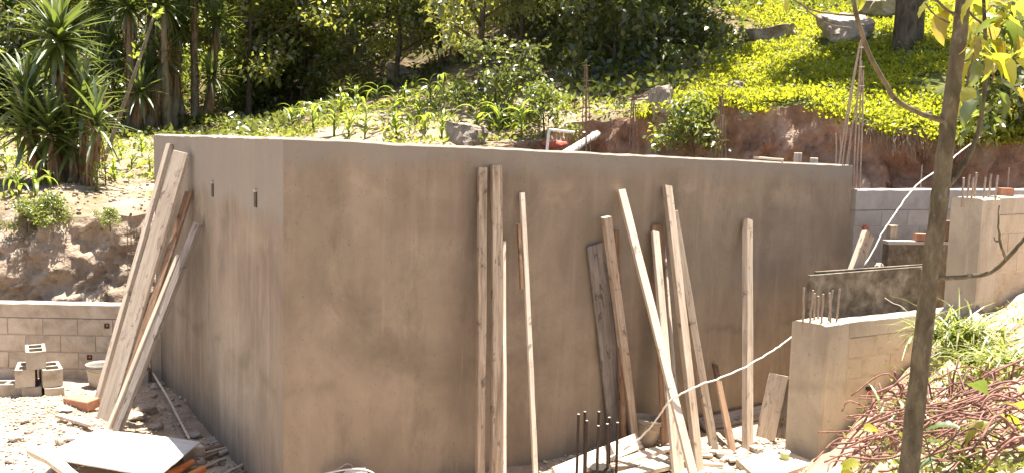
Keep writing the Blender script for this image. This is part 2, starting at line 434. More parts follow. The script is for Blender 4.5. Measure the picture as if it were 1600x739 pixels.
# ------------------------------------------------------------------ plan of the place
A0 = P(443, 500, 7.14); A0.z = 0            # near corner of the tank
B0 = P(1322, 430, 11.0); B0.z = 0           # far end of its long face
D0 = P(243, 400, 11.3); D0.z = 0            # far end of its left face
E0 = B0 + (D0 - A0)                         # hidden back corner
UF = (B0 - A0).normalized(); NF = V3(UF.y, -UF.x)          # along / out of the long face
UL = (D0 - A0).normalized(); NL = V3(-UL.y, UL.x)          # along / out of the left face
if NL.x > 0: NL = -NL
ZA, ZB, ZD = P(443, 215, 7.14).z, P(1325, 258, 11.0).z, P(243, 210, 11.3).z
def on_front(px, py, off=0.0): return plane_hit(px, py, A0, NF, off)
def on_left(px, py, off=0.0): return plane_hit(px, py, A0, NL, off)

def yb(x):
    return float(np.interp(x, [-40, -8, -4.4, 1.2, 2.2, 5.0, 7.5, 10, 40], [12.0, 12.1, 12.2, 16.3, 16.2, 14.3, 13.5, 13.0, 13.0])) + 0.18 * nz(x * 0.7, 3.3)
def hill(x, y, fine=True):
    a = float(np.interp(x, [-30, -12, -6, -3, -1, 1, 2.2, 4, 8, 14, 30], [1.8, 1.85, 2.0, 2.42, 2.70, 2.85, 2.95, 3.18, 3.45, 4.1, 5]))
    b = float(np.interp(x, [-30, -6, -3, -1, 2, 4, 8, 14, 30], [0.08, 0.10, 0.135, 0.165, 0.225, 0.285, 0.33, 0.36, 0.4]))
    z = a + b * (y - 14) + 0.30 * max(0, y - 27)
    if fine:
        z += 0.22 * nz(x * 0.35, y * 0.35, 1.7) + 0.05 * nz(x * 1.9, y * 1.9, 5.1)
    return z
def hill_hit(px, py, y0=12.6):
    d = ray(px, py)
    y = y0
    while y < 70:
        p = CAM + d * (y / d.y)
        if p.y > yb(p.x) and p.z <= hill(p.x, p.y):
            return p
        y += 0.06
    return CAM + d * (60 / d.y)
def floor_z(x, y):
    z = 0.035 * nz(x * 1.1, y * 1.1, 2.2) + 0.02 * nz(x * 4, y * 4, 4.0)
    # spoil bank on the right, where the camera stands
    x0 = 0.54 + 0.14 * min(1, max(0, y - 5)) + 0.52 * (y - 4.5) + 0.15 * nz(x * 0.8, y * 0.8, 9)
    m = (x - x0) * 1.03
    cap = 1.75 + 0.06 * y
    if m > 0:
        m = cap * (1 - math.exp(-m / cap * 1.18)) if m > 0.6 * cap else m
        z += min(m, cap)
        z += 0.06 * nz(x * 2.3, y * 2.3, 7)
    # gravel heap by the block wall, rubble against the tank
    for hx, hy, hr, hh in HEAPS:
        d2 = ((x - hx) ** 2 + (y - hy) ** 2) / (hr * hr)
        if d2 < 5:
            z += hh * math.exp(-d2)
    return z
_h1, _h2, _h3 = G(60, 655), G(115, 705), G(560, 790)
HEAPS = [(_h1.x, _h1.y, 0.75, 0.16), (_h2.x, _h2.y, 0.6, 0.10), (_h3.x, _h3.y, 0.45, 0.12), (-3.3, 8.3, 0.5, 0.08)]
def on_floor(px, py, z=None):
    p = G(px, py, 0.0 if z is None else z)
    if z is None:
        for _ in range(12):
            p = G(px, py, floor_z(p.x, p.y))
    return p

# ------------------------------------------------------------------ ground, bank, hillside
def axis(*segs):
    out = []
    for a, b, st in segs:
        out += list(np.arange(a, b, st))
    return out + [segs[-1][1]]
xs = axis((-40, -8, 2.0), (-8, 9, 0.09), (9, 40.1, 2.0))
ys = axis((-20, 3, 1.5), (3, 5, 0.25), (5, 13, 0.09), (13, 18.5, 0.8))
V = np.array([(x, y, floor_z(x, y)) for y in ys for x in xs])
nx = len(xs)
T = np.array([(j * nx + i, j * nx + i + 1, (j + 1) * nx + i + 1, (j + 1) * nx + i) for j in range(len(ys) - 1) for i in range(nx - 1)])
g = place('ground', np_mesh('ground', V, T, 'site_soil', True))
tag(g, kind='structure')

xs = axis((-60, -10, 2.0), (-10, 11, 0.10), (11, 60.1, 2.0))
nx = len(xs)
rows = []
ts = [0, 0.04, 0.1, 0.2] + list(np.arange(0.35, 14, 0.17)) + list(np.arange(14, 60, 1.0))
V = []
for t_ in ts:
    for x in xs:
        y0 = yb(x)
        y = y0 + t_
        z = hill(x, y)
        if t_ < 0.7:
            z -= (0.10 + 0.08 * nz(x * 1.7, 3.0)) * (1 - t_ / 0.7) ** 2
        V.append((x, y, z))
V = np.array(V)
T = np.array([(j * nx + i, j * nx + i + 1, (j + 1) * nx + i + 1, (j + 1) * nx + i) for j in range(len(ts) - 1) for i in range(nx - 1)])
tag(place('hillside', np_mesh('hillside', V, T, 'hill', True)), kind='structure')

def bank(name, xa, xb, mat, seed, rough, slope=0.30):
    xs = list(np.arange(xa, xb + 0.001, 0.05))
    nr = 46
    V = []
    for j in range(nr + 1):
        f = j / nr
        for x in xs:
            y0 = yb(x); zt = hill(x, y0) - 0.10 - 0.08 * nz(x * 1.7, 3.0)
            z = zt * (1 - f) - 0.15 * f
            prof = 0.10 * math.sin(f * math.pi * 0.5) + slope * f ** 1.3
            d = rough * (nz(x * 1.3, z * 1.3, seed, 6) + 0.6 * nz(x * 4, z * 3, seed + 3, 5) + 0.45 * abs(nz(x * 9, z * 7, seed + 5, 4)))
            if j == 0:
                d = -0.02; z = zt
            V.append((x, y0 - prof - d * min(1, f * 8), z + (0.04 * nz(x * 5, z * 5, seed + 8) if j else 0)))
    n = len(xs)
    T = np.array([((j + 1) * n + i, (j + 1) * n + i + 1, j * n + i + 1, j * n + i) for j in range(nr) for i in range(n - 1)])
    o = place(name, np_mesh(name, np.array(V), T, mat, True))
    return tag(o, kind='structure')
bank('earth_bank', -14, -3.0, 'tan_earth', 1.0, 0.30, 0.75)
bank('earth_bank', -3.0, 14, 'red_earth', 21.0, 0.26, 0.35)

# ------------------------------------------------------------------ the tank
def wall_sweep(o0, o1, i1, i0, z0a, zta, ztb, nxs, nzs, seed, wav=0.004):
    """one wall: outer face o0->o1, inner face i0->i1, top sloping zta->ztb, faintly wavy faces and an uneven top edge"""
    prof = [(0, k / nzs) for k in range(nzs)] + [(0, 'e'), (0.10, 't'), (0.5, 't2'), (0.9, 't'), (1, 'e')] + [(1, 1 - k / nzs) for k in range(1, nzs + 1)]
    V, Fc = [], []
    np_ = len(prof)
    for i in range(nxs + 1):
        u = i / nxs
        o, n_ = o0.lerp(o1, u), i0.lerp(i1, u)
        zt = zta + (ztb - zta) * u + 0.008 * nz(u * 9, seed) + 0.006 * nz(u * 40, seed + 2)
        out = (o - n_).normalized()
        for w, f in prof:
            p = o.lerp(n_, w)
            if f == 'e': z = zt - 0.016
            elif f == 't': z = zt - 0.002
            elif f == 't2': z = zt + 0.004 * nz(u * 30, seed + 7)
            else: z = z0a + (zt - 0.016 - z0a) * f
            p = V3(p.x, p.y, z)
            if w in (0, 1) and 0 < i < nxs:
                s = 1 if w == 0 else -1
                p += out * (s * wav * (nz(u * 4, z * 1.2, seed) + 0.35 * nz(u * 16, z * 4, seed)))
            V.append(p)
    for i in range(nxs):
        for k in range(np_ - 1):
            Fc.append((i * np_ + k, (i + 1) * np_ + k, (i + 1) * np_ + k + 1, i * np_ + k + 1))
    Fc.append(tuple(range(np_))[::-1])
    Fc.append(tuple(nxs * np_ + k for k in range(np_)))
    return V, Fc
TH = 0.16
tank = empty('concrete_tank', A0, 'large open concrete tank with brown grey cement plaster and planks leaning on it', 'concrete tank')
def inner(p, a, b):
    return p + a * TH + b * TH
k = TH / abs(UF.cross(UL).z)
Ai = A0 + UF * k + UL * k
Bi = B0 - UF * k + UL * k
Di = D0 + UF * k - UL * k
Ei = E0 - UF * k - UL * k
ZE = ZB + ZD - ZA
def tank_wall(name, a, b, bi, ai, za, zb, mat, seed, n=90):
    Vv, Fc = wall_sweep(a, b, bi, ai, -0.3, za, zb, n, 40, seed)
    mb = MB().add(Vv, Fc)
    return mb.build(name, mat, tank, loc=A0, smooth=False)
w = tank_wall('front_wall', A0, B0, Bi, Ai, ZA, ZB, 'plaster_front', 1.0, 110)
tag(w, 'brown plastered long wall with a grey band along its top')
w = tank_wall('side_wall', D0, A0, Ai, Di, ZD, ZA, 'plaster_side', 5.0)
tag(w, 'greyer side wall with two small holes')
tank_wall('side_wall', B0, E0, Ei, Bi, ZB, ZE, 'plaster_side', 9.0)
tank_wall('back_wall', E0, D0, Di, Ei, ZE, ZD, 'plaster_side', 13.0)
for px, py in ((333, 297), (400, 312)):
    c = on_left(px, py, 0.0)
    mb = MB().box(c + NL * 0.004, (0.06, 0.012, 0.125), (UL, NL, V3(0, 0, 1)))
    mb.build('hole_shade', 'hole_shade', tank)  # no opening: dark box painted as the shade inside a hole
    rim = MB().box(c + NL * 0.006 + V3(0, 0, 0.07), (0.06, 0.02, 0.02), (UL, NL, V3(0, 0, 1)))
    rim.build('hole_rim', 'plaster_grey', tank)
# stub pier at the far end of the left face
pc = on_left(254, 570, 0.0)
q = D0 - UL * 0.14 + NL * 0.05
mb = MB().box(V3(q.x, q.y, 0.30), (0.20, 0.12, 0.80), (UL, NL, V3(0, 0, 1)))
mb.build('pier', 'plaster_tan', tank)

# ------------------------------------------------------------------ block walls
def chamfer_block(L, Wd, H, c=0.006, seed=0):
    """block with softened edges, origin at its bottom centre"""
    r = random.Random(seed)
    V, Fc = [], []
    for z, ins in ((0, c), (c, 0), (H - c, 0), (H, c)):
        for sx, sy in ((-1, -1), (1, -1), (1, 1), (-1, 1)):
            V.append((sx * (L / 2 - ins) + r.uniform(-.002, .002), sy * (Wd / 2 - ins) + r.uniform(-.002, .002), z))
    for k in range(3):
        for i in range(4):
            j = (i + 1) % 4
            Fc.append((k * 4 + i, k * 4 + j, (k + 1) * 4 + j, (k + 1) * 4 + i))
    Fc += [(3, 2, 1, 0), (12, 13, 14, 15)]
    return V, Fc
def block_wall(root, a, b, ztop, zbot, th, mat, cap_h, seed, cap_mat='cap', course=0.2, bl=0.4, proud=0.004, rec=0.02, mort='mortar'):
    """a wall from a to b: mortar core, beam on top, each block a part"""
    u = (b - a).normalized(); n = V3(u.y, -u.x); L = (b - a).length
    ang = math.atan2(u.y, u.x)
    axs = (u, n, V3(0, 0, 1))
    mid = (a + b) / 2
    core = MB().box(V3(mid.x, mid.y, (ztop - cap_h + zbot) / 2), (L, th - rec, ztop - cap_h - zbot - 0.01), axs)
    core.build('mortar', mort, root)
    # beam with an uneven top
    Vv, Fc = wall_sweep(a + n * (th / 2 + 0.004), b + n * (th / 2 + 0.004), b - n * (th / 2 + 0.004), a - n * (th / 2 + 0.004), ztop - cap_h, ztop, ztop, 30, 3, seed + 31, 0.003)
    MB().add(Vv, Fc).build('beam', cap_mat, root)
    r = random.Random(seed)
    full = [make_mesh('block', *chamfer_block(bl - 0.012, th - 0.002 + 2 * proud, course - 0.012, seed=seed + i), mat) for i in range(4)]
    half = make_mesh('block', *chamfer_block(bl / 2 - 0.012, th - 0.002 + 2 * proud, course - 0.012, seed=seed), mat)
    z = ztop - cap_h - course
    row = 0
    while z > zbot - 0.02:
        x = 0.0 if row % 2 == 0 else -bl / 2
        while x < L - 0.02:
            if x < -0.01:
                c, me = bl / 4, half
            elif x + bl > L + 0.02:
                c, me = x + bl / 4, half
                if x + bl / 2 > L + 0.05: break
            else:
                c, me = x + bl / 2, r.choice(full)
            p = a + u * c
            o = place('block', me, Vector((p.x, p.y, z + 0.006)) - Vector(root.location) + n * r.uniform(-0.002, 0.003), root, ang)
            x += bl
        z -= course
        row += 1
    return u, n

# low wall at the left
wz = P(100, 473, 10.95).z
wa, wb = V3(-7.4, 10.92), V3(D0.x - 0.02, 11.02)
lw = empty('block_wall', (wa + wb) / 2, 'low hollow block wall with pale beam below the eroded earth bank', 'block wall')
uL, nL = block_wall(lw, wa, wb, wz, -0.12, 0.15, 'block', 0.17, 3, 'block', rec=0.004, mort='mortar')
for px, py in ((167, 509), (140, 558)):
    c = plane_hit(px, py, wa, nL, 0.08)
    MB().box(c, (0.055, 0.02, 0.055), (uL, nL, V3(0, 0, 1))).build('drain_hole_shade', 'dark', lw)  # dark plate whose colour stands in for the shaded hollow of a drain
    MB().tube([c - nL * 0.01 + V3(0.008, 0, 0.008), c + nL * 0.014 + V3(0.008, 0, 0.008)], 0.013, 8).build('pipe_end', 'red_pvc', lw)
# grey wall past the tank's far end
ra, rb = B0 + UF * 0.03 + V3(0.02, 0.10), V3(7.4, 12.6)
rzt = P(1400, 295, 11.4).z
rw = empty('block_wall', (ra + rb) / 2, 'grey block wall with pale beam joining the far end of the tank', 'block wall')
uR, nR = block_wall(rw, ra, rb, rzt, -0.1, 0.15, 'block_grey', 0.24, 11, 'block_grey', rec=0.004, mort='block_grey')
for px, py in ((1351, 357), (1447, 367)):
    c = plane_hit(px, py, ra, nR, 0.085)
    MB().tube([c - nR * 0.03, c + nR * 0.03], 0.035, 10).build('pipe_end', 'red_pvc', rw)

# lower retaining wall at the right with its end pier
pl = P(1238, 500, 8.95); pr = P(1290, 507, 8.72)
LZ = (pl.z + pr.z) / 2
pl.z = pr.z = 0
lend = P(1512, 486, 9.75); lend.z = 0
uW = (lend - pr).normalized(); nW = V3(uW.y, -uW.x)
thW = (pl - pr).length
uE = (pl - pr).normalized()
root = empty('retaining_wall', pr, 'tan block retaining wall with starter bars and a weathered end pier', 'retaining wall')
LZe = P(1505, 486, 9.72).z
def quad_prism(c4, z0, z1s, name, mat, parent, seed=0, n=14):
    o0, o1, i1, i0 = c4
    Vv, Fc = wall_sweep(o0, o1, i1, i0, z0, z1s[0], z1s[1], n, 12, seed, 0.004)
    return MB().add(Vv, Fc).build(name, mat, parent)
pe = 0.34
quad_prism([pr, pr + uW * pe, pl + uW * pe, pl], -0.3, (LZ, LZ + 0.01), 'pier', 'plaster_tan', root, 3)
# wall body: blocks under a beam, pale mortar washed over them
ba, bb = pr + uW * (pe + 0.003), lend + uW * 0.6
wmid = uE * 0.075
block_wall(root, ba + wmid + nW * -0.004, bb + wmid, LZ + 0.012, -0.1, 0.15, 'block_tan', 0.16, 23, 'plaster_tan', proud=0.002, rec=0.0015, mort='block_tan')
for px, py in ((1358, 613), (1450, 597)):
    c = plane_hit(px, py, ba, nW, 0.01)
    MB().tube([c - nW * 0.03, c + nW * 0.025], 0.022, 10).build('pipe_end', 'red_pvc', root)
    MB().box(c + V3(0, 0, 0.045) + nW * 0.003, (0.09, 0.02, 0.03), (uW, nW, V3(0, 0, 1))).build('chipped_mortar', 'dark', root)
# footing slab
fa = G(1160, 742, 0.06); fb = G(1271, 720, 0.06); fc_ = G(1224, 703, 0.06); fd = G(1120, 712, 0.06)
mb = MB()
Vf = [V3(p.x, p.y, z) for z in (-0.3, 0.06) for p in (G(1190, 752, 0.06), G(1273, 722, 0.06), G(1222, 700, 0.06), G(1150, 716, 0.06))]
mb.add(Vf, [(3, 2, 1, 0), (4, 5, 6, 7), (0, 1, 5, 4), (1, 2, 6, 5), (2, 3, 7, 6), (3, 0, 4, 7)]).build('footing', 'plaster_tan', root)

def rods_from_pixels(parent, items, Y, mat, r, ztip=None):
    for (x0, y0, x1, y1, dy) in items:
        a = P(x0, y0, Y + dy); b = P(x1, y1, Y + dy)
        d = (b - a)
        pts = [a - d.normalized() * 0.12] + [a.lerp(b, t) + V3(0.004 * math.sin(9 * t + x0), 0.004 * math.cos(7 * t + x0)) for t in (0.0, 0.33, 0.66, 1)]
        MB().tube(pts, r, 7).build('rod', mat, parent)
rods_from_pixels(root, [(1255, 503, 1256, 449, 0.02), (1265, 506, 1271, 453, 0), (1283, 508, 1287, 459, -0.03), (1294, 505, 1301, 453, 0.1), (1298, 507, 1296, 457, -0.02), (1307, 505, 1312, 451, 0.05), (1278, 499, 1279, 462, 0.14), (1272, 502, 1273, 458, 0.1)], 8.86, 'steel_pale', 0.010)

# upper pier and its wall at the right edge
ua, ub, uc = P(1487, 308, 9.72), P(1536, 310, 9.5), P(1640, 303, 10.2)
UZ = (ua.z + ub.z) / 2
ua.z = ub.z = uc.z = 0
root2 = empty('upper_wall', ub, 'tall tan plastered pier and wall with starter bars behind the slender tree', 'wall')
uU = (uc - ub).normalized(); nU = V3(uU.y, -uU.x); eU = (ua - ub)
quad_prism([ub, ub + uU * 0.33, ua + uU * 0.33, ua], 0.2, (UZ, UZ), 'pier', 'plaster_tan', root2, 41)
ba2, bb2 = ub + uU * 0.334 + eU.normalized() * 0.08, ub + uU * 2.6 + eU.normalized() * 0.08
block_wall(root2, ba2, bb2, UZ + 0.012, 0.2, 0.15, 'block_tan', 0.18, 29, 'plaster_tan', proud=0.002, rec=0.0015, mort='block_tan')
rods_from_pixels(root2, [(1504, 305, 1506, 278, 0), (1512, 305, 1515, 273, 0.08), (1519, 305, 1521, 277, 0.03), (1523, 302, 1526, 270, 0.12), (1537, 308, 1540, 277, 0), (1545, 305, 1549, 272, 0.1), (1556, 305, 1559, 274, 0.05)], 9.62, 'steel_pale', 0.011)
bp = P(1571, 300, 9.9)
brk = MB().box(V3(bp.x, bp.y, UZ + 0.05), (0.13, 0.1, 0.08)).build('half_brick', 'brick')
tag(brk, 'broken brick lying on top of the tall tan wall', 'brick')

# ------------------------------------------------------------------ planks
def plank_obj(name, p0, p1, w, t, hint, mat, label, cat='plank', group=None, bow=0.0, seed=None, taper=1.0, cut=0.0, parent=None):
    p0, p1 = Vector(p0), Vector(p1)
    r = random.Random(seed if seed is not None else int(p0.x * 1000 + p1.z * 77))
    ax = p1 - p0; L = ax.length; ez = ax / L
    ey = (Vector(hint) - ez * Vector(hint).dot(ez)).normalized()
    ex = ey.cross(ez)
    n = 10 if L > 0.8 else 5
    c = min(0.004, t * 0.2)
    V, Fc = [], []
    ring = [(-1, -1, 0, 1), (-1, -1, 1, 0), (1, -1, -1, 0), (1, -1, 0, 1), (1, 1, 0, -1), (1, 1, -1, 0), (-1, 1, 1, 0), (-1, 1, 0, -1)]
    s0 = r.uniform(0, 50)
    for i in range(n + 1):
        u = i / n
        k = 1 + (taper - 1) * u
        bx = bow * math.sin(math.pi * u) + 0.004 * nz(u * 3, s0); by = 0.6 * bow * math.sin(math.pi * u + 0.4) + 0.003 * nz(u * 3, s0 + 9)
        for sx, sy, dx, dy in ring:
            z = u * L
            if i == n: z += cut * sx * w * 0.5 + r.uniform(-0.004, 0.004)
            V.append((bx + sx * w / 2 * k + dx * c + 0.002 * nz(u * 14, s0 + sx * 3), by + sy * t / 2 * k + dy * c + 0.0015 * nz(u * 14, s0 + sy * 5 + 2), z))
    for i in range(n):
        for k in range(8):
            k2 = (k + 1) % 8
            Fc.append((i * 8 + k, i * 8 + k2, (i + 1) * 8 + k2, (i + 1) * 8 + k))
    Fc += [tuple(reversed(range(8))), tuple(n * 8 + k for k in range(8))]
    o = bpy.data.objects.new(name, make_mesh(name, V, Fc, mat))
    m = Matrix((ex, ey, ez)).transposed().to_4x4()
    m.translation = p0
    link(o)
    o.matrix_world = m
    return tag(o, label, cat, group)
def lean(name, top, bot, w, t, mat, label, off=None, yaw=0.0, bz=0.0, bow=0.0, left=False, taper=1.0, cut=0.0, group=None):
    """plank leaning on the tank: top pixel on the wall face, bottom pixel on the ground"""
    n = NL if left else NF
    pt = (on_left if left else on_front)(*top, (t / 2 + 0.012) if off is None else off)
    pb = on_floor(*bot) if bz == 0.0 else G(bot[0], bot[1], bz)
    pb.z -= 0.01
    hint = n.copy(); hint.rotate(Matrix.Rotation(yaw, 3, 'Z'))
    return plank_obj(name, pb, pt, w, t, -hint, mat, label, 'plank', group, bow, taper=taper, cut=cut)
gF = 'planks leaning on the long plastered wall'
gL = 'planks leaning on the greyer side wall'
lean('plank', (754, 262), (750, 772), 0.072, 0.05, 'wood_rough', 'straight upright plank, left one of the tallest side by side pair on the long wall', yaw=R(-12), group=gF)
lean('plank', (775, 259), (774, 776), 0.092, 0.055, 'wood_rough', 'right and wider one of the tallest side by side upright planks on the long wall', yaw=R(-10), bow=0.012, group=gF)
lean('plank', (787, 378), (788, 790), 0.028, 0.05, 'wood_pale', 'thin pale strip of wood tucked beside the tallest pair of planks', yaw=R(-20), group=gF)
lath = lean('plank', (815, 302), (838, 770), 0.045, 0.03, 'wood_pale', 'long thin pale lath standing alone between tallest pair and grey board', yaw=R(-8), group=gF, bow=0.01)
lean('plank', (930, 382), (967, 700), 0.205, 0.025, 'wood_grey', 'wide weathered grey board leaning behind the narrower planks', group=gF, bow=0.01)
lean('plank', (963, 361), (975, 706), 0.06, 0.03, 'wood_brown', 'brown batten standing behind the pale post beside the wide grey board', group=gF)
lean('plank', (947, 339), (993, 700), 0.08, 0.065, 'wood', 'thick speckled post leaning in front of the wide grey board', yaw=R(-6), group=gF, off=0.10, bow=0.008)
lean('plank', (971, 298), (1090, 768), 0.07, 0.06, 'wood_pale', 'pale steeply slanted batten crossing in front of the middle planks', yaw=R(-25), group=gF)
lean('plank', (1027, 352), (1042, 700), 0.14, 0.022, 'wood_brown', 'dark brown board half hidden behind the pale middle planks', group=gF)
lean('plank', (1023, 362), (1058, 748), 0.08, 0.04, 'wood_pale', 'pale plank with square top in front of dark brown board', yaw=R(-5), group=gF, off=0.075)
lean('plank', (1039, 388), (1066, 742), 0.05, 0.03, 'wood_pale', 'pale plank with a pointed top among the middle planks', yaw=R(-5), group=gF, taper=0.35, cut=2.0)
lean('plank', (1042, 292), (1093, 745), 0.085, 0.06, 'wood', 'tallest of the middle planks with a stained dark top', yaw=R(-6), group=gF, bow=0.012)
lean('plank', (1052, 330), (1117, 707), 0.085, 0.04, 'wood', 'long slanted plank on the outer side of the middle group', yaw=R(-10), group=gF, off=0.07)
lean('plank', (1168, 344), (1168, 704), 0.085, 0.075, 'wood', 'lone straight plank standing upright between middle group and retaining wall', yaw=R(-2), group=gF)
lean('plank', (1117, 570), (1146, 708), 0.085, 0.035, 'wood_brown', 'short brown plank with rounded top leaning low on the wall', yaw=R(-12), group=gF, taper=0.8)
# small batten nailed along the lath
bt = plank_obj('batten', (-.045, 0, 1.72), (-.045, 0, 2.28), .03, .03, (0, 1, 0), 'wood_brown', None, None)
mloc = bt.matrix_world.copy()
bt.parent = lath
bt.matrix_local = mloc
# short wide board by the retaining wall
pt, pb = P(1217, 585, 9.35), G(1196, 684, 0.03)
plank_obj('board', pb, pt, 0.19, 0.025, (-.15, -1, 0.1), 'wood_pale', 'short wide board leaning in the corner beside the retaining wall', 'board', bow=0.004)
plank_obj('board', pb + V3(0.14, 0.05, -0.01), pt + V3(0.10, 0.08, -0.05), 0.17, 0.022, (-.25, -1, 0.1), 'wood_grey', 'dark grey board behind the short wide board by the retaining wall', 'board')
# left group
lean('plank', (265, 226), (150, 632), 0.075, 0.045, 'wood_pale', 'narrow long plank, outermost of those against the side wall', left=True, yaw=R(20), group=gL)
lean('plank', (284, 238), (163, 655), 0.20, 0.04, 'wood_pale', 'widest long board with cement stains leaning on the side wall', left=True, yaw=R(32), group=gL, off=0.09)
lean('plank', (296, 300), (176, 668), 0.11, 0.03, 'wood_brown', 'dark plank half hidden between the widest board and the grey one', left=True, yaw=R(20), group=gL)
lean('plank', (310, 349), (182, 674), 0.095, 0.05, 'wood_grey', 'grey weathered plank with square top nearest the side wall holes', left=True, yaw=R(24), group=gL, off=0.05)
lean('plank', (279, 398), (168, 670), 0.05, 0.03, 'wood_pale', 'thin pale batten lying along the grey weathered plank', left=True, yaw=R(24), group=gL, off=0.20)
st = MB().tube([on_floor(236, 590) + V3(0, 0, 0.10), on_floor(262, 632) + V3(0, 0, 0.09), on_floor(296, 690) + V3(0, 0, 0.03)], 0.012, 7).build('stick', 'wood_pale')
tag(st, 'thin straight stick lying on shaded rubble beside the side wall', 'stick')

# ------------------------------------------------------------------ concrete blocks, buckets, bricks
def hollow_block(L=0.39, Wd=0.19, H=0.19, t=0.032):
    mb = MB()
    mb.box((0, Wd / 2 - t / 2, H / 2), (L, t, H)); mb.box((0, -Wd / 2 + t / 2, H / 2), (L, t, H))
    for x in (-L / 2 + t / 2, 0, L / 2 - t / 2):
        mb.box((x, 0, H / 2 - 0.0015), (t, Wd - 2 * t, H - 0.003))
    mb.box((0, 0, 0.012), (L - 2 * t, Wd - 2 * t, 0.015))
    return make_mesh('concrete_block', mb.V, mb.F, 'block')
HB = hollow_block()
zb0 = None
def blk(px, py, z, rz, label, Y=None):
    p = G(px, py, z) if Y is None else P(px, py, Y)
    o = place('concrete_block', HB, (p.x, p.y, z), rotz=rz)
    return tag(o, label, 'concrete block', 'loose hollow blocks by the low wall')
bY = G(50, 622, 0.02).y
def bx_(px, z, rz, label, dy=0.0):
    y = bY + dy
    p = P(px, 600, y)
    return tag(place('concrete_block', HB, (p.x, p.y, z), rotz=rz), label, 'concrete block', 'loose hollow blocks by the low wall')
zb = 0.0
bx_(12, zb, R(8), 'hollow block lying flat at the outer foot of the block stack')
bx_(54, zb, R(108), 'hollow block at the foot of the stack under the upright one', 0.02)
bx_(84, zb, R(118), 'hollow block at the foot of the stack next to the gravel', 0.0)
bx_(42, zb + 0.19, R(112), 'hollow block in the middle of the stack with a pale end face', 0.0)
bx_(80, zb + 0.19, R(122), 'tilted hollow block in the middle of the stack beside its pale neighbour', 0.02)
bx_(57, zb + 0.38, R(118), 'topmost hollow block of the stack, its two holes facing up', 0.02)

def bucket(name, p, r0, r1, h, mat, label, tilt=(0, 0)):
    root = empty(name, p, label, 'bucket')
    V, Fc = [], []
    n = 28
    prof = [(0.0, 0.004), (r0, 0.0), (r0 + (r1 - r0) * .45, h * .45), (r1 - .002, h * .86), (r1 + .008, h * .87), (r1 + .008, h * .90), (r1, h * .905), (r1 + .003, h - .006), (r1 + .008, h), (r1 - .004, h), (r1 - .012, h * .9), (r0 - .008, 0.02), (0.0, 0.018)]
    for r_, z in prof:
        for k in range(n):
            a = 2 * math.pi * k / n
            V.append((r_ * math.cos(a), r_ * math.sin(a), z))
    for j in range(len(prof) - 1):
        for k in range(n):
            k2 = (k + 1) % n
            Fc.append((j * n + k, j * n + k2, (j + 1) * n + k2, (j + 1) * n + k))
    b = place('body', make_mesh('body', V, Fc, mat, True), (0, 0, 0), root)
    hd = MB().tube(smooth_path([V3(-r1 - .006, 0, h * .88), V3(-r1 * .8, -r1 * .75, h * .80), V3(0, -r1 * 1.12, h * .72), V3(r1 * .8, -r1 * .75, h * .80), V3(r1 + .006, 0, h * .88)], 5), 0.003, 6)
    place('handle', make_mesh('handle', hd.V, hd.F, 'steel'), (0, 0, 0), root)
    root.rotation_euler = (tilt[0], tilt[1], 0.6)
    return root
p = on_floor(150, 608); p.y += 0.12
bucket('bucket', V3(p.x, p.y, floor_z(p.x, p.y) - 0.01), 0.115, 0.15, 0.27, 'bucket_grey', 'grey bucket standing on the ground behind the leaning side planks')
p = on_floor(1008, 702); p.y += 0.1
bucket('bucket', V3(p.x, p.y, floor_z(p.x, p.y) - 0.005), 0.105, 0.15, 0.29, 'bucket', 'dented tan bucket at the foot of the long wall among scrap wood', (R(3), R(7)))

def brick_obj(px, py, rz, label, z=0.0, mat='brick', size=(0.24, 0.12, 0.08), tilt=0.0):
    p = on_floor(px, py)
    V, Fc = chamfer_block(*size, c=0.007, seed=px)
    o = place('brick', make_mesh('brick', V, Fc, mat), (p.x, p.y, p.z + z - 0.01), rotz=rz)
    o.rotation_euler = (tilt, 0.0, rz)
    return tag(o, label, 'brick')
brick_obj(128, 634, R(-25), 'red clay brick lying at the foot of the side planks', size=(0.34, 0.15, 0.10), tilt=R(6))
# can on the footing
cp = G(1226, 716, 0.06)
can = empty('paint_can', V3(cp.x, cp.y, 0.06), 'small open can with white lid and green label on the footing', 'can')
MB().tube([cp, cp + V3(0, 0, 0.055)], 0.042, 20).build('body', 'can', can)
MB().tube([cp + V3(0, 0, 0.0555), cp + V3(0, 0, 0.072), cp + V3(0, 0, 0.0725)], [0.047, 0.049, 0.045], 20).build('lid', 'can_white', can)

# ------------------------------------------------------------------ bottom-left board, log, orange pipes
c4 = [G(62, 712, 0.22), G(152, 671, 0.16), G(313, 690, 0.20), G(246, 744, 0.24)]
n8 = 10
Vv, Fc = [], []
for s_ in (0, 1):
    for j in range(n8 + 1):
        for i in range(n8 + 1):
            u, v = i / n8, j / n8
            p = (c4[0].lerp(c4[1], v)).lerp(c4[3].lerp(c4[2], v), u)
            p = p + V3(0, 0, 0.02 * math.sin(u * 3.1) * math.sin(v * 2.5) + 0.006 * nz(u * 4, v * 4, 3) - 0.012 * s_)
            Vv.append(p)
m = n8 + 1
for j in range(n8):
    for i in range(n8):
        a = j * m + i
        Fc.append((a, a + 1, a + m + 1, a + m))
        b = m * m + a
        Fc.append((b + m, b + m + 1, b + 1, b))
for i in range(n8):
    Fc += [(i + 1, i, m * m + i, m * m + i + 1), (n8 * m + i, n8 * m + i + 1, m * m + n8 * m + i + 1, m * m + n8 * m + i)]
    Fc += [(i * m, (i + 1) * m, m * m + (i + 1) * m, m * m + i * m), ((i + 1) * m + n8, i * m + n8, m * m + i * m + n8, m * m + (i + 1) * m + n8)]
sh = MB().add(Vv, Fc).build('sheet', 'sheet')
tag(sh, 'large white sheet lying flat on rubble before the side wall', 'sheet')
lp0, lp1 = G(50, 703, 0.30), G(125, 752, 0.34)
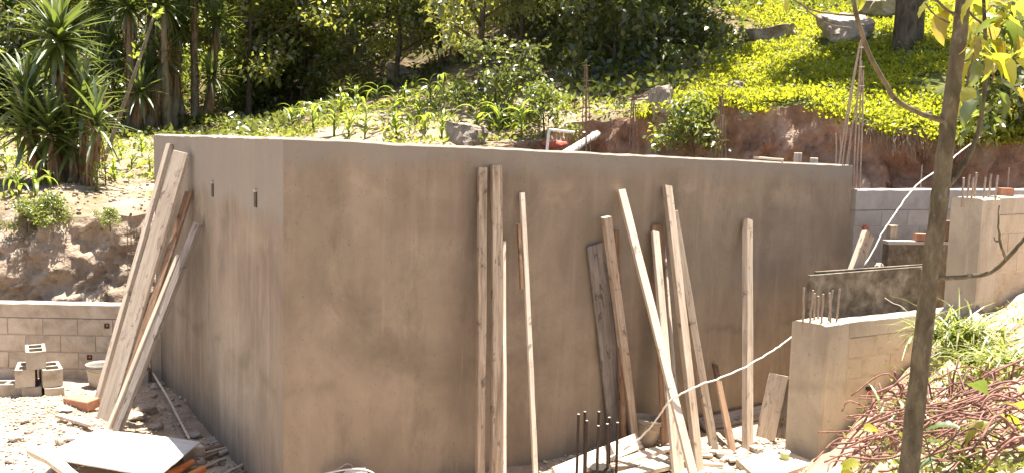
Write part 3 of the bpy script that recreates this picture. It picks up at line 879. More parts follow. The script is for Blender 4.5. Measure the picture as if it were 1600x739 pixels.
lg = MB().tube(smooth_path([lp0, lp0.lerp(lp1, .5) + V3(0.01, 0, 0.015), lp1, lp1 + (lp1 - lp0) * 0.6], 4), [.044 + .004 * math.sin(i * 1.7) for i in range(13)], 14).build('log', 'wood_pale', smooth=False)
tag(lg, 'short yellowish log lying across the edge of the white sheet', 'log')
for i, (x0, y0, x1, y1, m_, lb) in enumerate([(262, 742, 300, 722, 'orange', 'orange pipe poking out from under the white sheet'), (283, 750, 318, 732, 'orange', 'second shorter orange pipe under the corner of the white sheet')]):
    a, b = G(x0, y0, 0.10), G(x1, y1, 0.10)
    tag(MB().tube([a - (b - a) * .6, a, b], 0.032, 12).build('pipe', m_, smooth=False), lb, 'pipe')
brick_obj(300, 716, R(40), 'half brick propping up the corner of the white sheet', size=(0.2, 0.12, 0.12), mat='rubble')

# ------------------------------------------------------------------ rubble, gravel, scrap wood
def rock_mesh(seed, sub=2, flat=0.75, amp=0.32, mat='rubble', smooth=False, slab=False):
    import bmesh
    bm = bmesh.new()
    bmesh.ops.create_icosphere(bm, subdivisions=sub, radius=0.5)
    r = random.Random(seed)
    # planar cuts give faceted sides
    cuts = [(Vector((r.gauss(0, 1), r.gauss(0, 1), r.gauss(0, .8))).normalized(), r.uniform(0.28, 0.42)) for _ in range(9)]
    if slab:
        cuts = [(Vector((r.gauss(0, .16), r.gauss(0, .12) - .1, 1)).normalized(), .20)] + [(Vector((math.cos(a + r.uniform(-.3, .3)), math.sin(a + r.uniform(-.3, .3)), r.uniform(-.35, .2))).normalized(), r.uniform(.30, .40)) for a in (0.2, 1.3, 2.3, 3.4, 4.4, 5.4)] + [(Vector((r.gauss(0, 1), r.gauss(0, 1), .7)).normalized(), .33)]
    for v in bm.verts:
        c = v.co.copy()
        for n, d in cuts:
            k = c.dot(n)
            if k > d: c -= n * (k - d) * (0.97 if slab else 0.9)
        if slab: c += c.normalized() * .035 * nz(c.x * 7 + seed, c.y * 7, c.z * 7)
        c *= 1 + amp * nz(c.x * 2.4 + seed, c.y * 2.4, c.z * 2.4)
        c.z = c.z * flat
        v.co = c
    me = bpy.data.meshes.new('rock')
    bm.to_mesh(me); bm.free()
    me.materials.append(M[mat])
    if smooth:
        me.polygons.foreach_set('use_smooth', [True] * len(me.polygons))
    return me
ROCKS = [rock_mesh(i, 2, 0.7) for i in range(6)]
r = random.Random(11)
def rubble(px, py, s, label, group):
    p = on_floor(px, py)
    o = place('stone', r.choice(ROCKS), (p.x, p.y, p.z + s * 0.16), rotz=r.uniform(0, 6.28), scale=(s * r.uniform(.8, 1.3), s, s * r.uniform(.6, 1)))
    return tag(o, label, 'stone', group)
for _ in range(46):
    rubble(r.uniform(225, 395), r.uniform(600, 748), r.uniform(0.05, 0.15), 'rubble stone in the shade along the side wall', 'rubble along the side wall')
for _ in range(26):
    rubble(r.uniform(0, 215), r.uniform(640, 735), r.uniform(0.05, 0.13), 'sunlit pale stone scattered around the gravel heap and sheet', 'pale stones around the gravel heap')
for _ in range(44):
    rubble(r.uniform(860, 1225), r.uniform(690, 748), r.uniform(0.04, 0.12), 'pale stone among scrap wood at the foot of the planks', 'stones at the foot of the planks')
for px, py, s in ((228, 645, 0.26), (196, 640, 0.14), (214, 655, 0.2), (565, 742, 0.2), (605, 748, 0.22), (1182, 705, 0.17), (1133, 715, 0.16)):
    rubble(px, py, s, 'larger broken concrete lump lying on the site floor', 'larger concrete lumps')
# gravel: uncountable
gv, gf = [], []
ico = [(0, 0, 1), (.9, 0, .2), (.2, .9, .1), (-.8, .4, .15), (-.6, -.7, .1), (.4, -.85, .2), (0, 0, -.6)]
icf = [(0, 1, 2), (0, 2, 3), (0, 3, 4), (0, 4, 5), (0, 5, 1), (6, 2, 1), (6, 3, 2), (6, 4, 3), (6, 5, 4), (6, 1, 5)]
for i in range(5200):
    if i < 3000:
        x, y = r.gauss(_h1.x, 0.62), r.gauss(_h1.y, 0.42)
        s = r.uniform(0.005, 0.016)
    else:
        px, py = (r.uniform(0, 400), r.uniform(600, 760)) if i < 4000 else (r.uniform(840, 1260), r.uniform(680, 760))
        q = G(px, py); x, y = q.x, q.y
        s = r.uniform(0.006, 0.024)
    z = floor_z(x, y)
    a = r.uniform(0, 6.28); ca, sa = math.cos(a), math.sin(a)
    b = len(gv)
    sx, sy, sz = s * r.uniform(.7, 1.3), s * r.uniform(.7, 1.3), s * r.uniform(.5, .9)
    for vx, vy, vz in ico:
        gv.append((x + sx * vx * ca - sy * vy * sa, y + sx * vx * sa + sy * vy * ca, z + sz * vz + sz * .3))
    gf += [(b + i0, b + i1, b + i2) for i0, i1, i2 in icf]
tag(place('gravel', np_mesh('gravel', np.array(gv), np.array(gf), 'gravel')), 'loose pale gravel spread over the site floor', 'gravel', kind='stuff')

def scrap(px, py, L, ang, w, t, mat, label, z=0.0, tilt=0.0, group='scrap wood at the foot of the planks'):
    p = on_floor(px, py)
    d = V3(math.cos(ang) * math.cos(tilt), math.sin(ang) * math.cos(tilt), math.sin(tilt))
    p.z += t / 2 + z
    return plank_obj('wood_scrap', p - d * L / 2, p + d * L / 2, w, t, (0, 0, 1), mat, label, 'scrap wood', group, cut=r.uniform(-.5, .5))
# long pale board lying diagonally
a, b = G(868, 742, 0.10), G(998, 688, 0.16)
plank_obj('board', a, b, 0.15, 0.03, (0.25, -0.75, 0.6), 'wood_pale', 'long pale board lying diagonally behind the short starter bars', 'board')
for px, py, L, an, w_, mt_ in [(985, 712, .55, 0.5, .08, 'wood'), (1000, 722, .6, 0.75, .11, 'wood_pale'), (985, 735, .7, 0.62, .10, 'wood_pale'), (965, 730, .45, 0.5, .07, 'wood'), (1020, 735, .5, 0.9, .10, 'wood_pale'), (1030, 708, .35, 0.2, .07, 'wood_pale'), (955, 742, .5, .35, .09, 'wood'), (1010, 745, .6, .6, .12, 'wood_pale'), (930, 745, .4, .25, .08, 'wood')]:
    scrap(px, py, L, an, w_, r.uniform(.03, .05), mt_, 'pale offcut in the heap of scrap wood by the tan bucket', r.uniform(0, .07), r.uniform(-.08, .12), 'heap of offcuts by the tan bucket')
for _ in range(26):
    scrap(r.uniform(1035, 1200), r.uniform(700, 748), r.uniform(.12, .45), r.uniform(-.4, 1.2), r.uniform(.03, .09), r.uniform(.015, .04), r.choice(['wood', 'wood_pale', 'wood_pale']), 'small pale wood offcut strewn on the ground between plank feet', r.uniform(0, .03), r.uniform(-.1, .1))
for _ in range(16):
    scrap(r.uniform(300, 400), r.uniform(700, 750), r.uniform(.15, .4), r.uniform(0.5, 2.2), r.uniform(.03, .08), r.uniform(.012, .03), r.choice(['wood', 'wood_brown']), 'small offcut in the shade at the corner of the tank', r.uniform(0, .03), r.uniform(-.1, .1), 'offcuts at the tank corner')
scrap(118, 662, .55, -0.55, .06, .03, 'wood', 'flat lath lying below the red clay brick', .02, 0, None)
scrap(150, 690, .5, 0.1, .05, .025, 'wood_pale', 'thin lath lying on rubble at the back edge of the sheet', .02, 0, None)
# board lying along the foot of the wall
a, b = on_front(1095, 690, 0.10), on_front(1205, 668, 0.10)
a.z, b.z = 0.06, 0.06
plank_obj('board', a, b, 0.16, 0.03, (0.3, -0.5, 0.8), 'wood_grey', 'greyish board lying along the foot of the long wall behind planks', 'board')
# crumpled wire and cloth at the foot of the wall
wp = G(556, 738, 0.34)
wire = empty('wire_loop', V3(wp.x, wp.y, floor_z(wp.x, wp.y)), 'loose loop of pale wire on a white scrap at the foot of the wall', 'wire')
MB().tube(smooth_path([G(500, 741, 0.30), G(540, 733, 0.34), G(570, 733, 0.35), G(590, 745, 0.28), G(600, 775, 0.15)], 6), 0.007, 6).build('strand', 'cable', wire)
MB().tube(smooth_path([G(512, 742, 0.28), G(528, 732, 0.34), G(543, 724, 0.36), G(552, 733, 0.32), G(556, 770, 0.12)], 6), 0.006, 6).build('strand', 'steel_pale', wire)
me = rock_mesh(77, 2, 0.6, 0.4, 'sheet')
place('scrap', me, G(555, 748, 0.24) - Vector(wire.location), wire, 0.4, (0.28, 0.22, 0.32))

# ------------------------------------------------------------------ starter bars in front
sp = G(935, 770, 0.0)
sb = empty('starter_bars', V3(sp.x, sp.y, 0), 'cluster of dark upright starter bars before the long wall', 'rebar')
for i, (x0, x1, y1, dy) in enumerate([(898, 904, 647, 0.10), (911, 914, 643, 0.16), (911, 917, 657, 0.0), (928, 936, 643, 0.18), (930, 935, 665, -0.02), (948, 949, 662, 0.0), (950, 952, 652, 0.15), (960, 965, 660, 0.06)]):
    a, b = P(x0, 800, 7.75 + dy), P(x1, y1, 7.75 + dy)
    MB().tube([a - (b - a) * 0.25, a, a.lerp(b, .5) + V3(.004, 0, 0), b], 0.0115, 8).build('rod', 'steel_dark', sb)
    MB().tube([b - (b - a).normalized() * 0.006, b + (b - a).normalized() * 0.004], 0.0108, 8).build('rod_tip', 'cap', sb)
fo = P(940, 735, 7.8)
place('rubber_wrap', rock_mesh(5, 2, 0.9, 0.3, 'dark'), fo - Vector(sb.location), sb, 0.2, (0.30, 0.2, 0.16))

# ------------------------------------------------------------------ rebar columns standing on the tank's far side wall
def side_top(px, Y):
    return P(px, 240, Y)
def rebar_column(px, Y, ytop, label, spread=0.085, n=4, extra=0.0):
    base = P(px, 240, Y)
    zt = (ZB + ZE) / 2
    u = (base.y - B0.y) / (E0.y - B0.y)
    zb_ = ZB + (ZE - ZB) * u - 0.1
    top = P(px + extra, ytop, Y)
    root = empty('rebar_column', V3(base.x, base.y, zb_), label, 'rebar', 'rebar columns on the tank wall')
    for k in range(n):
        a = 2 * math.pi * (k + .5) / n
        o = V3(math.cos(a), math.sin(a)) * spread
        o = UL * (math.cos(a) * spread) + UF * (math.sin(a) * spread * 0.6)
        b = V3(base.x, base.y, zb_) + o
        t_ = Vector(top) + o * 0.22 + V3(0, 0, rnd.uniform(-.12, .1))
        m_ = b.lerp(t_, .5) + o * 0.10
        MB().tube(smooth_path([b, m_, t_], 4), 0.0075, 6).build('rod', 'rebar_brown', root)
    for f in (0.8, 0.95):
        c = V3(base.x, base.y, zb_).lerp(Vector(top), f)
        w_ = spread * (1 - 0.72 * f) + 0.012
        loop = [c + UL * w_ + UF * w_, c - UL * w_ + UF * w_, c - UL * w_ - UF * w_, c + UL * w_ - UF * w_, c + UL * w_ + UF * w_]
        MB().tube(loop, 0.004, 5).build('tie', 'rebar_brown', root)
rebar_column(916, 15.0, 95, 'tallest rusty rebar column beside the white pipe', 0.10)
rebar_column(990, 14.2, 146, 'rusty rebar column before the eroded red bank and grey rock', 0.09)
rebar_column(1127, 12.75, 138, 'rusty rebar column in front of the leafy bush on the bank', 0.095)
# corner bundle
cb = P(1330, 290, 11.2)
root = empty('rebar_column', V3(cb.x, cb.y, rzt - 0.15), 'tall pale bundle of long bars at the far tank corner', 'rebar', 'rebar columns on the tank wall')
for (x0, y0, x1, y1, dy) in [(1333, 298, 1347, 60, .0), (1337, 298, 1346, 95, .05), (1343, 300, 1349, 110, .02), (1311, 258, 1343, 70, -.05), (1316, 258, 1345, 62, .0), (1322, 260, 1347, 120, .08), (1306, 258, 1306, 208, .1), (1312, 258, 1313, 212, .1), (1325, 258, 1329, 200, .1)]:
    a, b = P(x0, y0, 11.12 + dy), P(x1, y1, 11.12 + dy)
    mid = a.lerp(b, .55) + V3(-0.012 if x1 > x0 + 10 else 0.008, 0, 0)
    MB().tube(smooth_path([a - (b - a).normalized() * .1, a, mid, b], 4), 0.009, 6).build('rod', 'steel_pale', root)
for yy in (75, 105, 135):
    c = P(1346, yy, 11.12)
    MB().tube([c + V3(.035 * math.cos(a), .035 * math.sin(a), 0) for a in np.linspace(0, 6.28, 9)], 0.004, 5).build('tie', 'steel_pale', root)
# single bars by the grey wall
for px, y0, y1, Y, lb in ((1437, 298, 258, 11.55, 'single thin bar standing up from the grey block wall'), (1573, 300, 262, 12.4, 'single thin dark bar behind the broken brick on the wall')):
    a, b = P(px, y0 + 14, Y), P(px + 4, y1, Y)
    tag(MB().tube([a, b], 0.008, 6).build('rebar', 'steel_pale', None), lb, 'rebar')

# cage at the left
cg = P(211, 470, 11.25)
root = empty('rebar_cage', V3(cg.x, cg.y, wz - 0.05), 'slim rebar cage rising behind the side planks at the low wall', 'rebar')
ct = P(211, 352, 11.25)
for sx in (-1, 1):
    for sy in (-1, 1):
        o = V3(sx * 0.055, sy * 0.055)
        a, b = V3(cg.x, cg.y, wz - 0.9) + o, V3(cg.x, cg.y, ct.z + rnd.uniform(-.05, .05)) + o
        MB().tube([a, b], 0.006, 6).build('rod', 'steel', root)
for k in range(7):
    z = wz + 0.02 + k * (ct.z - wz - 0.08) / 6
    MB().tube([V3(cg.x + sx * .06, cg.y + sy * .06, z) for sx, sy in ((-1, -1), (1, -1), (1, 1), (-1, 1), (-1, -1))], 0.004, 5).build('stirrup', 'steel', root)

# ------------------------------------------------------------------ posts above the tank, pipes behind it
for px, y0, hgt, Y, lb in ((1247, 239, 0.6, 11.15, 'taller of two round prop tops showing above the tank wall'), (1272, 247, 0.5, 11.2, 'shorter of two round prop tops showing above the tank wall')):
    t_ = P(px, y0, Y)
    tag(MB().tube([V3(t_.x, t_.y, -0.05), V3(t_.x, t_.y, 1.2), t_ - V3(0, 0, .006), t_], [0.05, 0.048, 0.046, 0.042], 12).build('prop', 'wood_pale'), lb, 'prop')
a, b = P(1196, 251, 10.9), P(1222, 253, 11.1)
q0 = on_front(1196, 247, -0.1); q1 = on_front(1220, 251, -0.06)
u0 = (q0 - A0).dot(UF) / (B0 - A0).length
z0 = ZA + (ZB - ZA) * u0 + 0.02
plank_obj('board', V3(q0.x - .1, q0.y, z0 + .012), V3(q1.x, q1.y, z0 - .006), 0.12, 0.025, (0, 0, 1), 'wood_pale', 'short pale board lying on top of the long wall', 'board')
# PVC
zr = hill(1.4, 16.2)
a, b = P(926, 214, 15.9), P(872, 247, 13.9)
pv = empty('drain_pipe', V3(b.x, b.y, b.z), 'white plastic drain pipe sloping out of the bank behind the tank', 'pipe')
mbp = MB()
mbp.tube([b, a + (a - b) * 0.15], 0.058, 16).build('tube', 'pvc', pv, smooth=False)
mbp = MB().tube([a - (a - b) * .02, a + (a - b) * 0.06], 0.068, 16).build('socket', 'pvc', pv)
pts = [P(853, 262, 14.4), P(855, 230, 14.4), P(858, 203, 14.4), P(878, 205, 14.5), P(897, 207, 14.7)]
pp = empty('bent_pipe', pts[0] , 'thin bent white pipe standing up behind the tank', 'pipe')
pts2 = [pts[0] - V3(0, 0, 2.6)] + pts[:3]
MB().tube(pts2, 0.022, 10).build('riser', 'pvc', pp)
MB().tube(pts[2:], 0.020, 10).build('arm', 'pvc', pp)
bgp = P(866, 226, 15.6)
bg = place('cement_bag', rock_mesh(31, 3, 0.6, 0.18, 'red_pvc', True), (bgp.x, bgp.y, bgp.z), scale=(0.42, 0.3, 0.3))
tag(bg, 'small red bag on the bank beside the white drain pipe', 'bag')
stp = bgp - V3(0, 0, 0.06)

# ------------------------------------------------------------------ panel, stake and bits behind the retaining wall
a, b = P(1262, 462, 9.12), P(1450, 452, 9.95)
pa, pb = V3(a.x, a.y), V3(b.x, b.y)
zt1 = P(1266, 430, 9.12).z; zt2 = P(1450, 415, 9.95).z
up = (pb - pa).normalized(); npn = V3(up.y, -up.x)
fp = empty('formwork_panel', V3(a.x, a.y, LZ), 'dark formwork panel on edge behind the retaining wall', 'panel')
zbp = LZ - 0.05
def slab(c0, c1, zb_, za_, zb2_, th, name, mat, parent):
    u = (c1 - c0).normalized(); n = V3(u.y, -u.x) * th / 2
    V = [V3(p.x, p.y, z) for p, z in ((c0 + n, zb_), (c1 + n, zb_), (c1 - n, zb_), (c0 - n, zb_), (c0 + n, za_), (c1 + n, zb2_), (c1 - n, zb2_), (c0 - n, za_))]
    return MB().add(V, [(3, 2, 1, 0), (4, 5, 6, 7), (0, 1, 5, 4), (1, 2, 6, 5), (2, 3, 7, 6), (3, 0, 4, 7)]).build(name, mat, parent)
slab(pa, pb, zbp, zt1, zt2, 0.035, 'face_board', 'formply', fp)  # shade on the panel is put into its dark ply colour
slab(pa + up * 0.15 - npn * 0.06, pb - npn * 0.06, zbp, zt1 + 0.02, zt2 + 0.01, 0.035, 'back_board', 'formply', fp)
slab(pb - up * 0.16 + npn * 0.030, pb - up * 0.05 + npn * 0.030, zbp + .02, zt2 - .02, zt2 - .015, 0.02, 'cleat', 'wood', fp)
t_, b_ = P(1356, 366, 9.95), P(1332, 432, 9.75)
sd = (b_ - t_).normalized()
plank_obj('stake', t_ + sd * 1.6, t_, 0.16, 0.06, -NF, 'wood', 'thick wooden stake leaning behind the dark formwork panel', 'stake')
# dark mottled low wall and small things
a, b = P(1383, 400, 10.75), P(1490, 395, 10.95)
zd = P(1430, 379, 10.8).z
mw = empty('low_wall', V3(a.x, a.y, 0), 'low dark mottled concrete wall between retaining wall and grey blocks', 'low wall')
slab(V3(a.x, a.y), V3(b.x + .4, b.y + .04), -0.1, zd, zd - .02, 0.12, 'body', 'formply', mw)
slab(V3(a.x - .01, a.y), V3(b.x + .4, b.y + .04), zd - .02 + .002, zd + .022, zd + .004, 0.13, 'coping', 'cap', mw)
t_ = P(1395, 352, 10.95)
plank_obj('prop', V3(t_.x, t_.y, 0), t_, 0.10, 0.07, (0.3, -1, 0), 'wood', 'square timber prop standing behind the dark mottled wall', 'prop')
t_ = P(1482, 345, 10.9)
plank_obj('prop', V3(t_.x, t_.y, 0), t_, 0.09, 0.07, (0.3, -1, 0), 'wood_brown', 'brown timber prop beside the tall tan pier', 'prop')
for px, lb in ((1443, 'reddish brick on top of the dark mottled wall'),):
    p = P(px, 376, 10.82)
    tag(MB().box(V3(p.x, p.y, zd + .06), (.2, .1, .075)).build('brick', 'brick'), lb, 'brick')
p = P(1374, 413, 10.4)
tag(place('stone', ROCKS[2], (p.x, p.y, P(1374, 416, 10.4).z), scale=.12), 'small pale stone beside the dark mottled wall', 'stone')

# ------------------------------------------------------------------ cable
cpts = [G(930, 728, 0.14), P(990, 692, 8.35), P(1020, 662, 8.2), P(1050, 624, 8.1), P(1090, 603, 8.15), P(1150, 580, 8.5), P(1200, 552, 8.9), P(1236, 527, 9.25), P(1300, 470, 9.75), P(1352, 412, 10.2), P(1380, 362, 10.4), P(1405, 325, 10.6), P(1433, 289, 10.9), P(1470, 263, 11.4), P(1500, 238, 12.2), P(1530, 216, 13.3), hill_hit(1548, 203)]
cb_ = smooth_path(cpts, 10)
cb_ = [p + V3(0.010 * nz(i * .35, 1.0), 0.006 * nz(i * .35, 5.0), 0.012 * nz(i * .35, 9.0)) for i, p in enumerate(cb_)]
tag(MB().tube(cb_, 0.0085, 6).build('cable', 'cable', smooth=True), 'pale cable strung across the planks and up past the slender tree', 'cable')

# ------------------------------------------------------------------ foliage helpers
RS = np.random.RandomState(5)
def leaf_quads(cen, L, W, ax_up=0.0, fold=0.25, droop=0.0, dirs=None, rs=RS):
    """folded diamond leaves at centres; returns verts, tris"""
    n = len(cen)
    d = rs.normal(size=(n, 3)) if dirs is None else dirs + rs.normal(size=(n, 3)) * 0.45
    d[:, 2] += ax_up - droop
    d /= np.linalg.norm(d, axis=1, keepdims=True)
    a = rs.normal(size=(n, 3)); a[:, 2] += 1.2
    s = np.cross(d, a); s /= np.linalg.norm(s, axis=1, keepdims=True) + 1e-9
    nn = np.cross(s, d)
    l = (L * rs.uniform(0.6, 1.3, n))[:, None]; w = (W * rs.uniform(0.7, 1.2, n))[:, None]
    b = cen; t = cen + d * l - np.array([0, 0, 1]) * l * 0.12
    m = cen + d * l * 0.45
    v = np.stack([b, m + s * w + nn * w * fold, t, m - s * w + nn * w * fold], 1).reshape(-1, 3)
    i = np.arange(n) * 4
    tr = np.concatenate([np.stack([i, i + 1, i + 2], 1), np.stack([i, i + 2, i + 3], 1)])
    return v, tr
def crown_mesh(name, clumps, per, sig, L, W, mat, rs, flat=0.75):
    cs = []
    for (c, rad) in clumps:
        k = int(per * (rad ** 2))
        q = rs.normal(size=(k, 3))
        q /= np.linalg.norm(q, axis=1, keepdims=True)
        q *= (rs.uniform(0.0, 1.0, (k, 1)) ** 0.45) * rad
        q[:, 2] *= flat
        cs.append(q + np.array(c))
    cs = np.concatenate(cs)
    v, t = leaf_quads(cs, L, W, 0.0, 0.25, 0.35, rs=rs)
    return np_mesh(name, v, t, mat)
def tree_proto(seed, H, r0, start, spread, nl, per, L, W, mat, bark, lean_=0.3, clump=0.55, sub=4):
    rr = random.Random(seed); rs = np.random.RandomState(seed)
    mb = MB()
    pts = [V3(0, 0, -0.3)]
    x = y = 0.0
    for k in range(1, 9):
        x += rr.uniform(-.5, .5) * lean_ * H / 14; y += rr.uniform(-.5, .5) * lean_ * H / 14
        pts.append(V3(x, y, H * 0.92 * k / 8))
    path = smooth_path(pts, 3)
    N_ = len(path)
    mb.tube(path, [r0 * (1.35 if i == 0 else 1.0) * (1 - 0.82 * i / (N_ - 1)) for i in range(N_)], 9)
    clumps = [((path[-1].x, path[-1].y, H * .95), clump * 1.1)]
    for i in range(nl):
        f = start + (0.97 - start) * (i + rr.random() * .6) / nl
        p = path[min(N_ - 1, int(f * (N_ - 1)))]
        a = i * 2.4 + rr.uniform(-.5, .5)
        ln = spread * (1.05 - 0.55 * f) * rr.uniform(.65, 1.2)
        d = V3(math.cos(a), math.sin(a), rr.uniform(0.15, 0.6))
        q = [p, p + d * ln * .45 + V3(0, 0, .1), p + d * ln * .8 + V3(rr.uniform(-.2, .2), rr.uniform(-.2, .2), 0), p + d * ln + V3(0, 0, -.05)]
        rb = r0 * (1 - .8 * f) * .55
        mb.tube(smooth_path(q, 3), [max(.008, rb * (1 - .85 * t / 9)) for t in range(10)], 6)
        for j in range(sub):
            g_ = rr.uniform(.4, 1.05)
            c = p + d * ln * g_ + V3(rr.gauss(0, .32), rr.gauss(0, .32), rr.gauss(0.05, .25)) * spread * .35
            clumps.append(((c.x, c.y, c.z), clump * rr.uniform(.55, 1.15)))
            mb.tube([p + d * ln * g_ * .8, c], [max(.006, rb * .3), .005], 4)
    tm = make_mesh('trunk', mb.V, mb.F, bark, True)
    cm = crown_mesh('crown', clumps, per, .4, L, W, mat, rs)
    return tm, cm
def plant_tree(name, proto, p, rz, s, label, cat='tree', group=None, z=None):
    zz = hill(p.x, p.y) if z is None else z
    root = empty(name, V3(p.x, p.y, zz - 0.03), label, cat, group)
    root.rotation_euler = (0, 0, rz); root.scale = (s, s, s)
    place('trunk', proto[0], (0, 0, 0), root)
    c = place('crown', proto[1], (0, 0, 0), root)
    c['kind'] = 'stuff'
    return root
SMALL = [tree_proto(101, 5.0, .085, .23, 2.0, 12, 200, .17, .054, 'leaf_light', 'bark', .5, .62), tree_proto(102, 5.4, .09, .22, 2.2, 13, 190, .17, .054, 'leaf_light', 'bark', .6, .66)]
TALL = [tree_proto(111, 10, .17, .36, 3.0, 13, 120, .26, .08, 'leaf_dark', 'bark', .5, .95), tree_proto(112, 11.5, .19, .40, 3.2, 13, 120, .26, .08, 'leaf_dark', 'bark', .6, 1.0), tree_proto(113, 9, .15, .32, 2.8, 13, 120, .26, .08, 'leaf_tree', 'bark_pale', .6, .9)]
SHRUB = [tree_proto(121, 1.7, .035, .05, 1.1, 9, 420, .13, .042, 'leaf_dark', 'bark', .5, .38), tree_proto(122, 1.3, .03, .05, .9, 8, 420, .13, .042, 'leaf_tree', 'bark', .5, .36)]

# light leafy trees at the edge of the maize
for px, py, k, rz, s, lb in [(619, 133, 0, 0.3, 0.95, 'small leafy tree with a straight dark trunk before the flat grey boulder'), (752, 150, 1, 1.9, 0.95, 'small leafy tree with a slanted trunk above the maize'), (690, 105, 0, 4.0, 1.0, 'small leafy tree just behind the one with a slanted trunk'), (805, 112, 1, 3.3, .8, 'small leafy tree on the rise beside the scrubby dry bank'), (470, 158, 0, 2.2, .9, 'small leafy tree with thin bare twigs at the maize edge'), (388, 190, 1, 5.1, 1.0, 'leafy tree with a curved trunk rising behind the tank corner')]:
    plant_tree('leafy_tree', SMALL[k], hill_hit(px, py), rz, s, lb)
# slanted limb of the maize-edge tree
# wood behind
rt = random.Random(31)
pts_ = []
tries = 0
while len(pts_) < 38 and tries < 4000:
    tries += 1
    y = rt.uniform(23.5, 46)
    x = rt.uniform(-0.62 * y, 0.60 * y)
    if x > 1.5 and y < 21.5 + (x - 1.5) * 1.5: continue
    if x < -6 and y < 25.0: continue
    if -6 <= x < 4 and y < 26.0: continue
    if all((x - a) ** 2 + (y - b) ** 2 > (2.4 + .05 * y) ** 2 for a, b in pts_):
        pts_.append((x, y))
for i, (x, y) in enumerate(sorted(pts_, key=lambda q: q[1])):
    plant_tree('forest_tree', TALL[i % 3], V3(x, y), rt.uniform(0, 6.28), rt.uniform(.8, 1.2), 'tall leafy tree in the shady wood behind the maize and slope', 'tree', 'trees of the wood behind')
for i in range(60):
    y = rt.uniform(22, 40); x = rt.uniform(-.58 * y, .58 * y)
    if x > 2 and y < 26 + x * .3: continue
    if x > -4.2 * y / 25 and y < 31: continue
    plant_tree('forest_shrub', SHRUB[i % 2], V3(x, y), rt.uniform(0, 6.28), rt.uniform(.9, 1.9), 'dark leafy shrub in the undergrowth of the shady wood', 'shrub', 'undergrowth shrubs')
# distinct trunks on the slope
TR = tree_proto(131, 8.5, .20, .36, 3.6, 14, 200, .26, .08, 'leaf_tree', 'bark', .4, .95)
plant_tree('slope_tree', TR, hill_hit(1017, 68), .4, 1.0, 'tree with grey trunk standing at the top of the dark slope')
FT = tree_proto(132, 7.0, .21, .42, 1.8, 14, 300, .22, .07, 'leaf_tree', 'bark', .35, .6)
ft = plant_tree('forked_tree', FT, hill_hit(1410, 80), 1.0, 1.0, 'stout tree with a double trunk on the bright green slope')
o = place('trunk', FT[0], (.26, -.12, 0), ft, 2.0, (.85, .85, .9))
# shrubs that can be picked out
for px, py, k, s, lb in [(772, 188, 0, .8, 'dark rounded shrub at the end of the maize rows'), (955, 118, 0, 1.2, 'dark shrub on the shaded slope above the red bank'), (1000, 85, 0, 1.3, 'dark shrub below the grey trunk on the slope'), (875, 70, 0, 1.3, 'dark shrub high on the shaded slope above the dry stone'), (940, 60, 0, 1.4, 'wide dark shrub at the top of the shaded slope'), (1060, 45, 0, 1.1, 'dark shrub between the grey trunk and the green slope'), (905, 110, 0, .8, 'straggly dark shrub on the dry slope behind the tallest rebar'), (1560, 230, 1, 1.0, 'leafy shrub at the bank edge behind the slender tree'), (1590, 255, 0, 1.0, 'dark shrub at the end of the red bank'), (850, 210, 1, .6, 'small yellow green bush beside the thin bent pipe')]:
    plant_tree('shrub', SHRUB[k], hill_hit(px, py), rt.uniform(0, 6), s, lb, 'shrub')
# bush hanging on the red bank
bp_ = P(1112, 235, 14.0)
by = yb(bp_.x)
root = plant_tree('bank_bush', (SHRUB[1][0], SHRUB[1][1]), V3(bp_.x, by - .35), 1.0, .75, 'bright leafy bush growing out of the red bank', 'bush', None, P(1112, 250, by - .35).z)

# ------------------------------------------------------------------ rocks on the hillside
BOULD = []
BIG = [rock_mesh(210 + i, 4, .9, .22, 'rock', slab=True) for i in range(4)]
for px, py, k, sx, sy, sz, lb in [(627, 124, 0, 1.2, .9, .95, 'flat grey boulder behind the straight dark trunk'), (728, 220, 1, .85, .6, .75, 'pale half buried boulder among the maize by the wall'), (1032, 170, 2, .75, .55, .95, 'grey rock on the edge of the red bank'), (1202, 64, 3, 1.45, 1.0, .75, 'flat weathered boulder on the bright green slope'), (1320, 60, 0, 1.35, 1.1, 1.05, 'large flat topped boulder beside the double trunk tree'), (1385, 20, 1, 1.9, 1.2, .9, 'long boulder at the top of the slope above the large flat one'), (1150, 140, 2, .5, .4, .35, 'low flat stone in the bright green plants'), (1170, 182, 1, .4, .3, .25, 'small stone set in the face of the red bank'), (905, 130, 3, .9, .7, .6, 'weathered stone on the dry slope behind the tallest rebar')]:
    p = hill_hit(px, py)
    BOULD.append((p.x, p.y, max(sx, sy) * .42))
    o = place('boulder', BIG[k], (p.x, p.y, p.z + sz * .16), rotz=px * .37 % 6.28, scale=(sx, sy, sz))
    tag(o, lb, 'boulder')

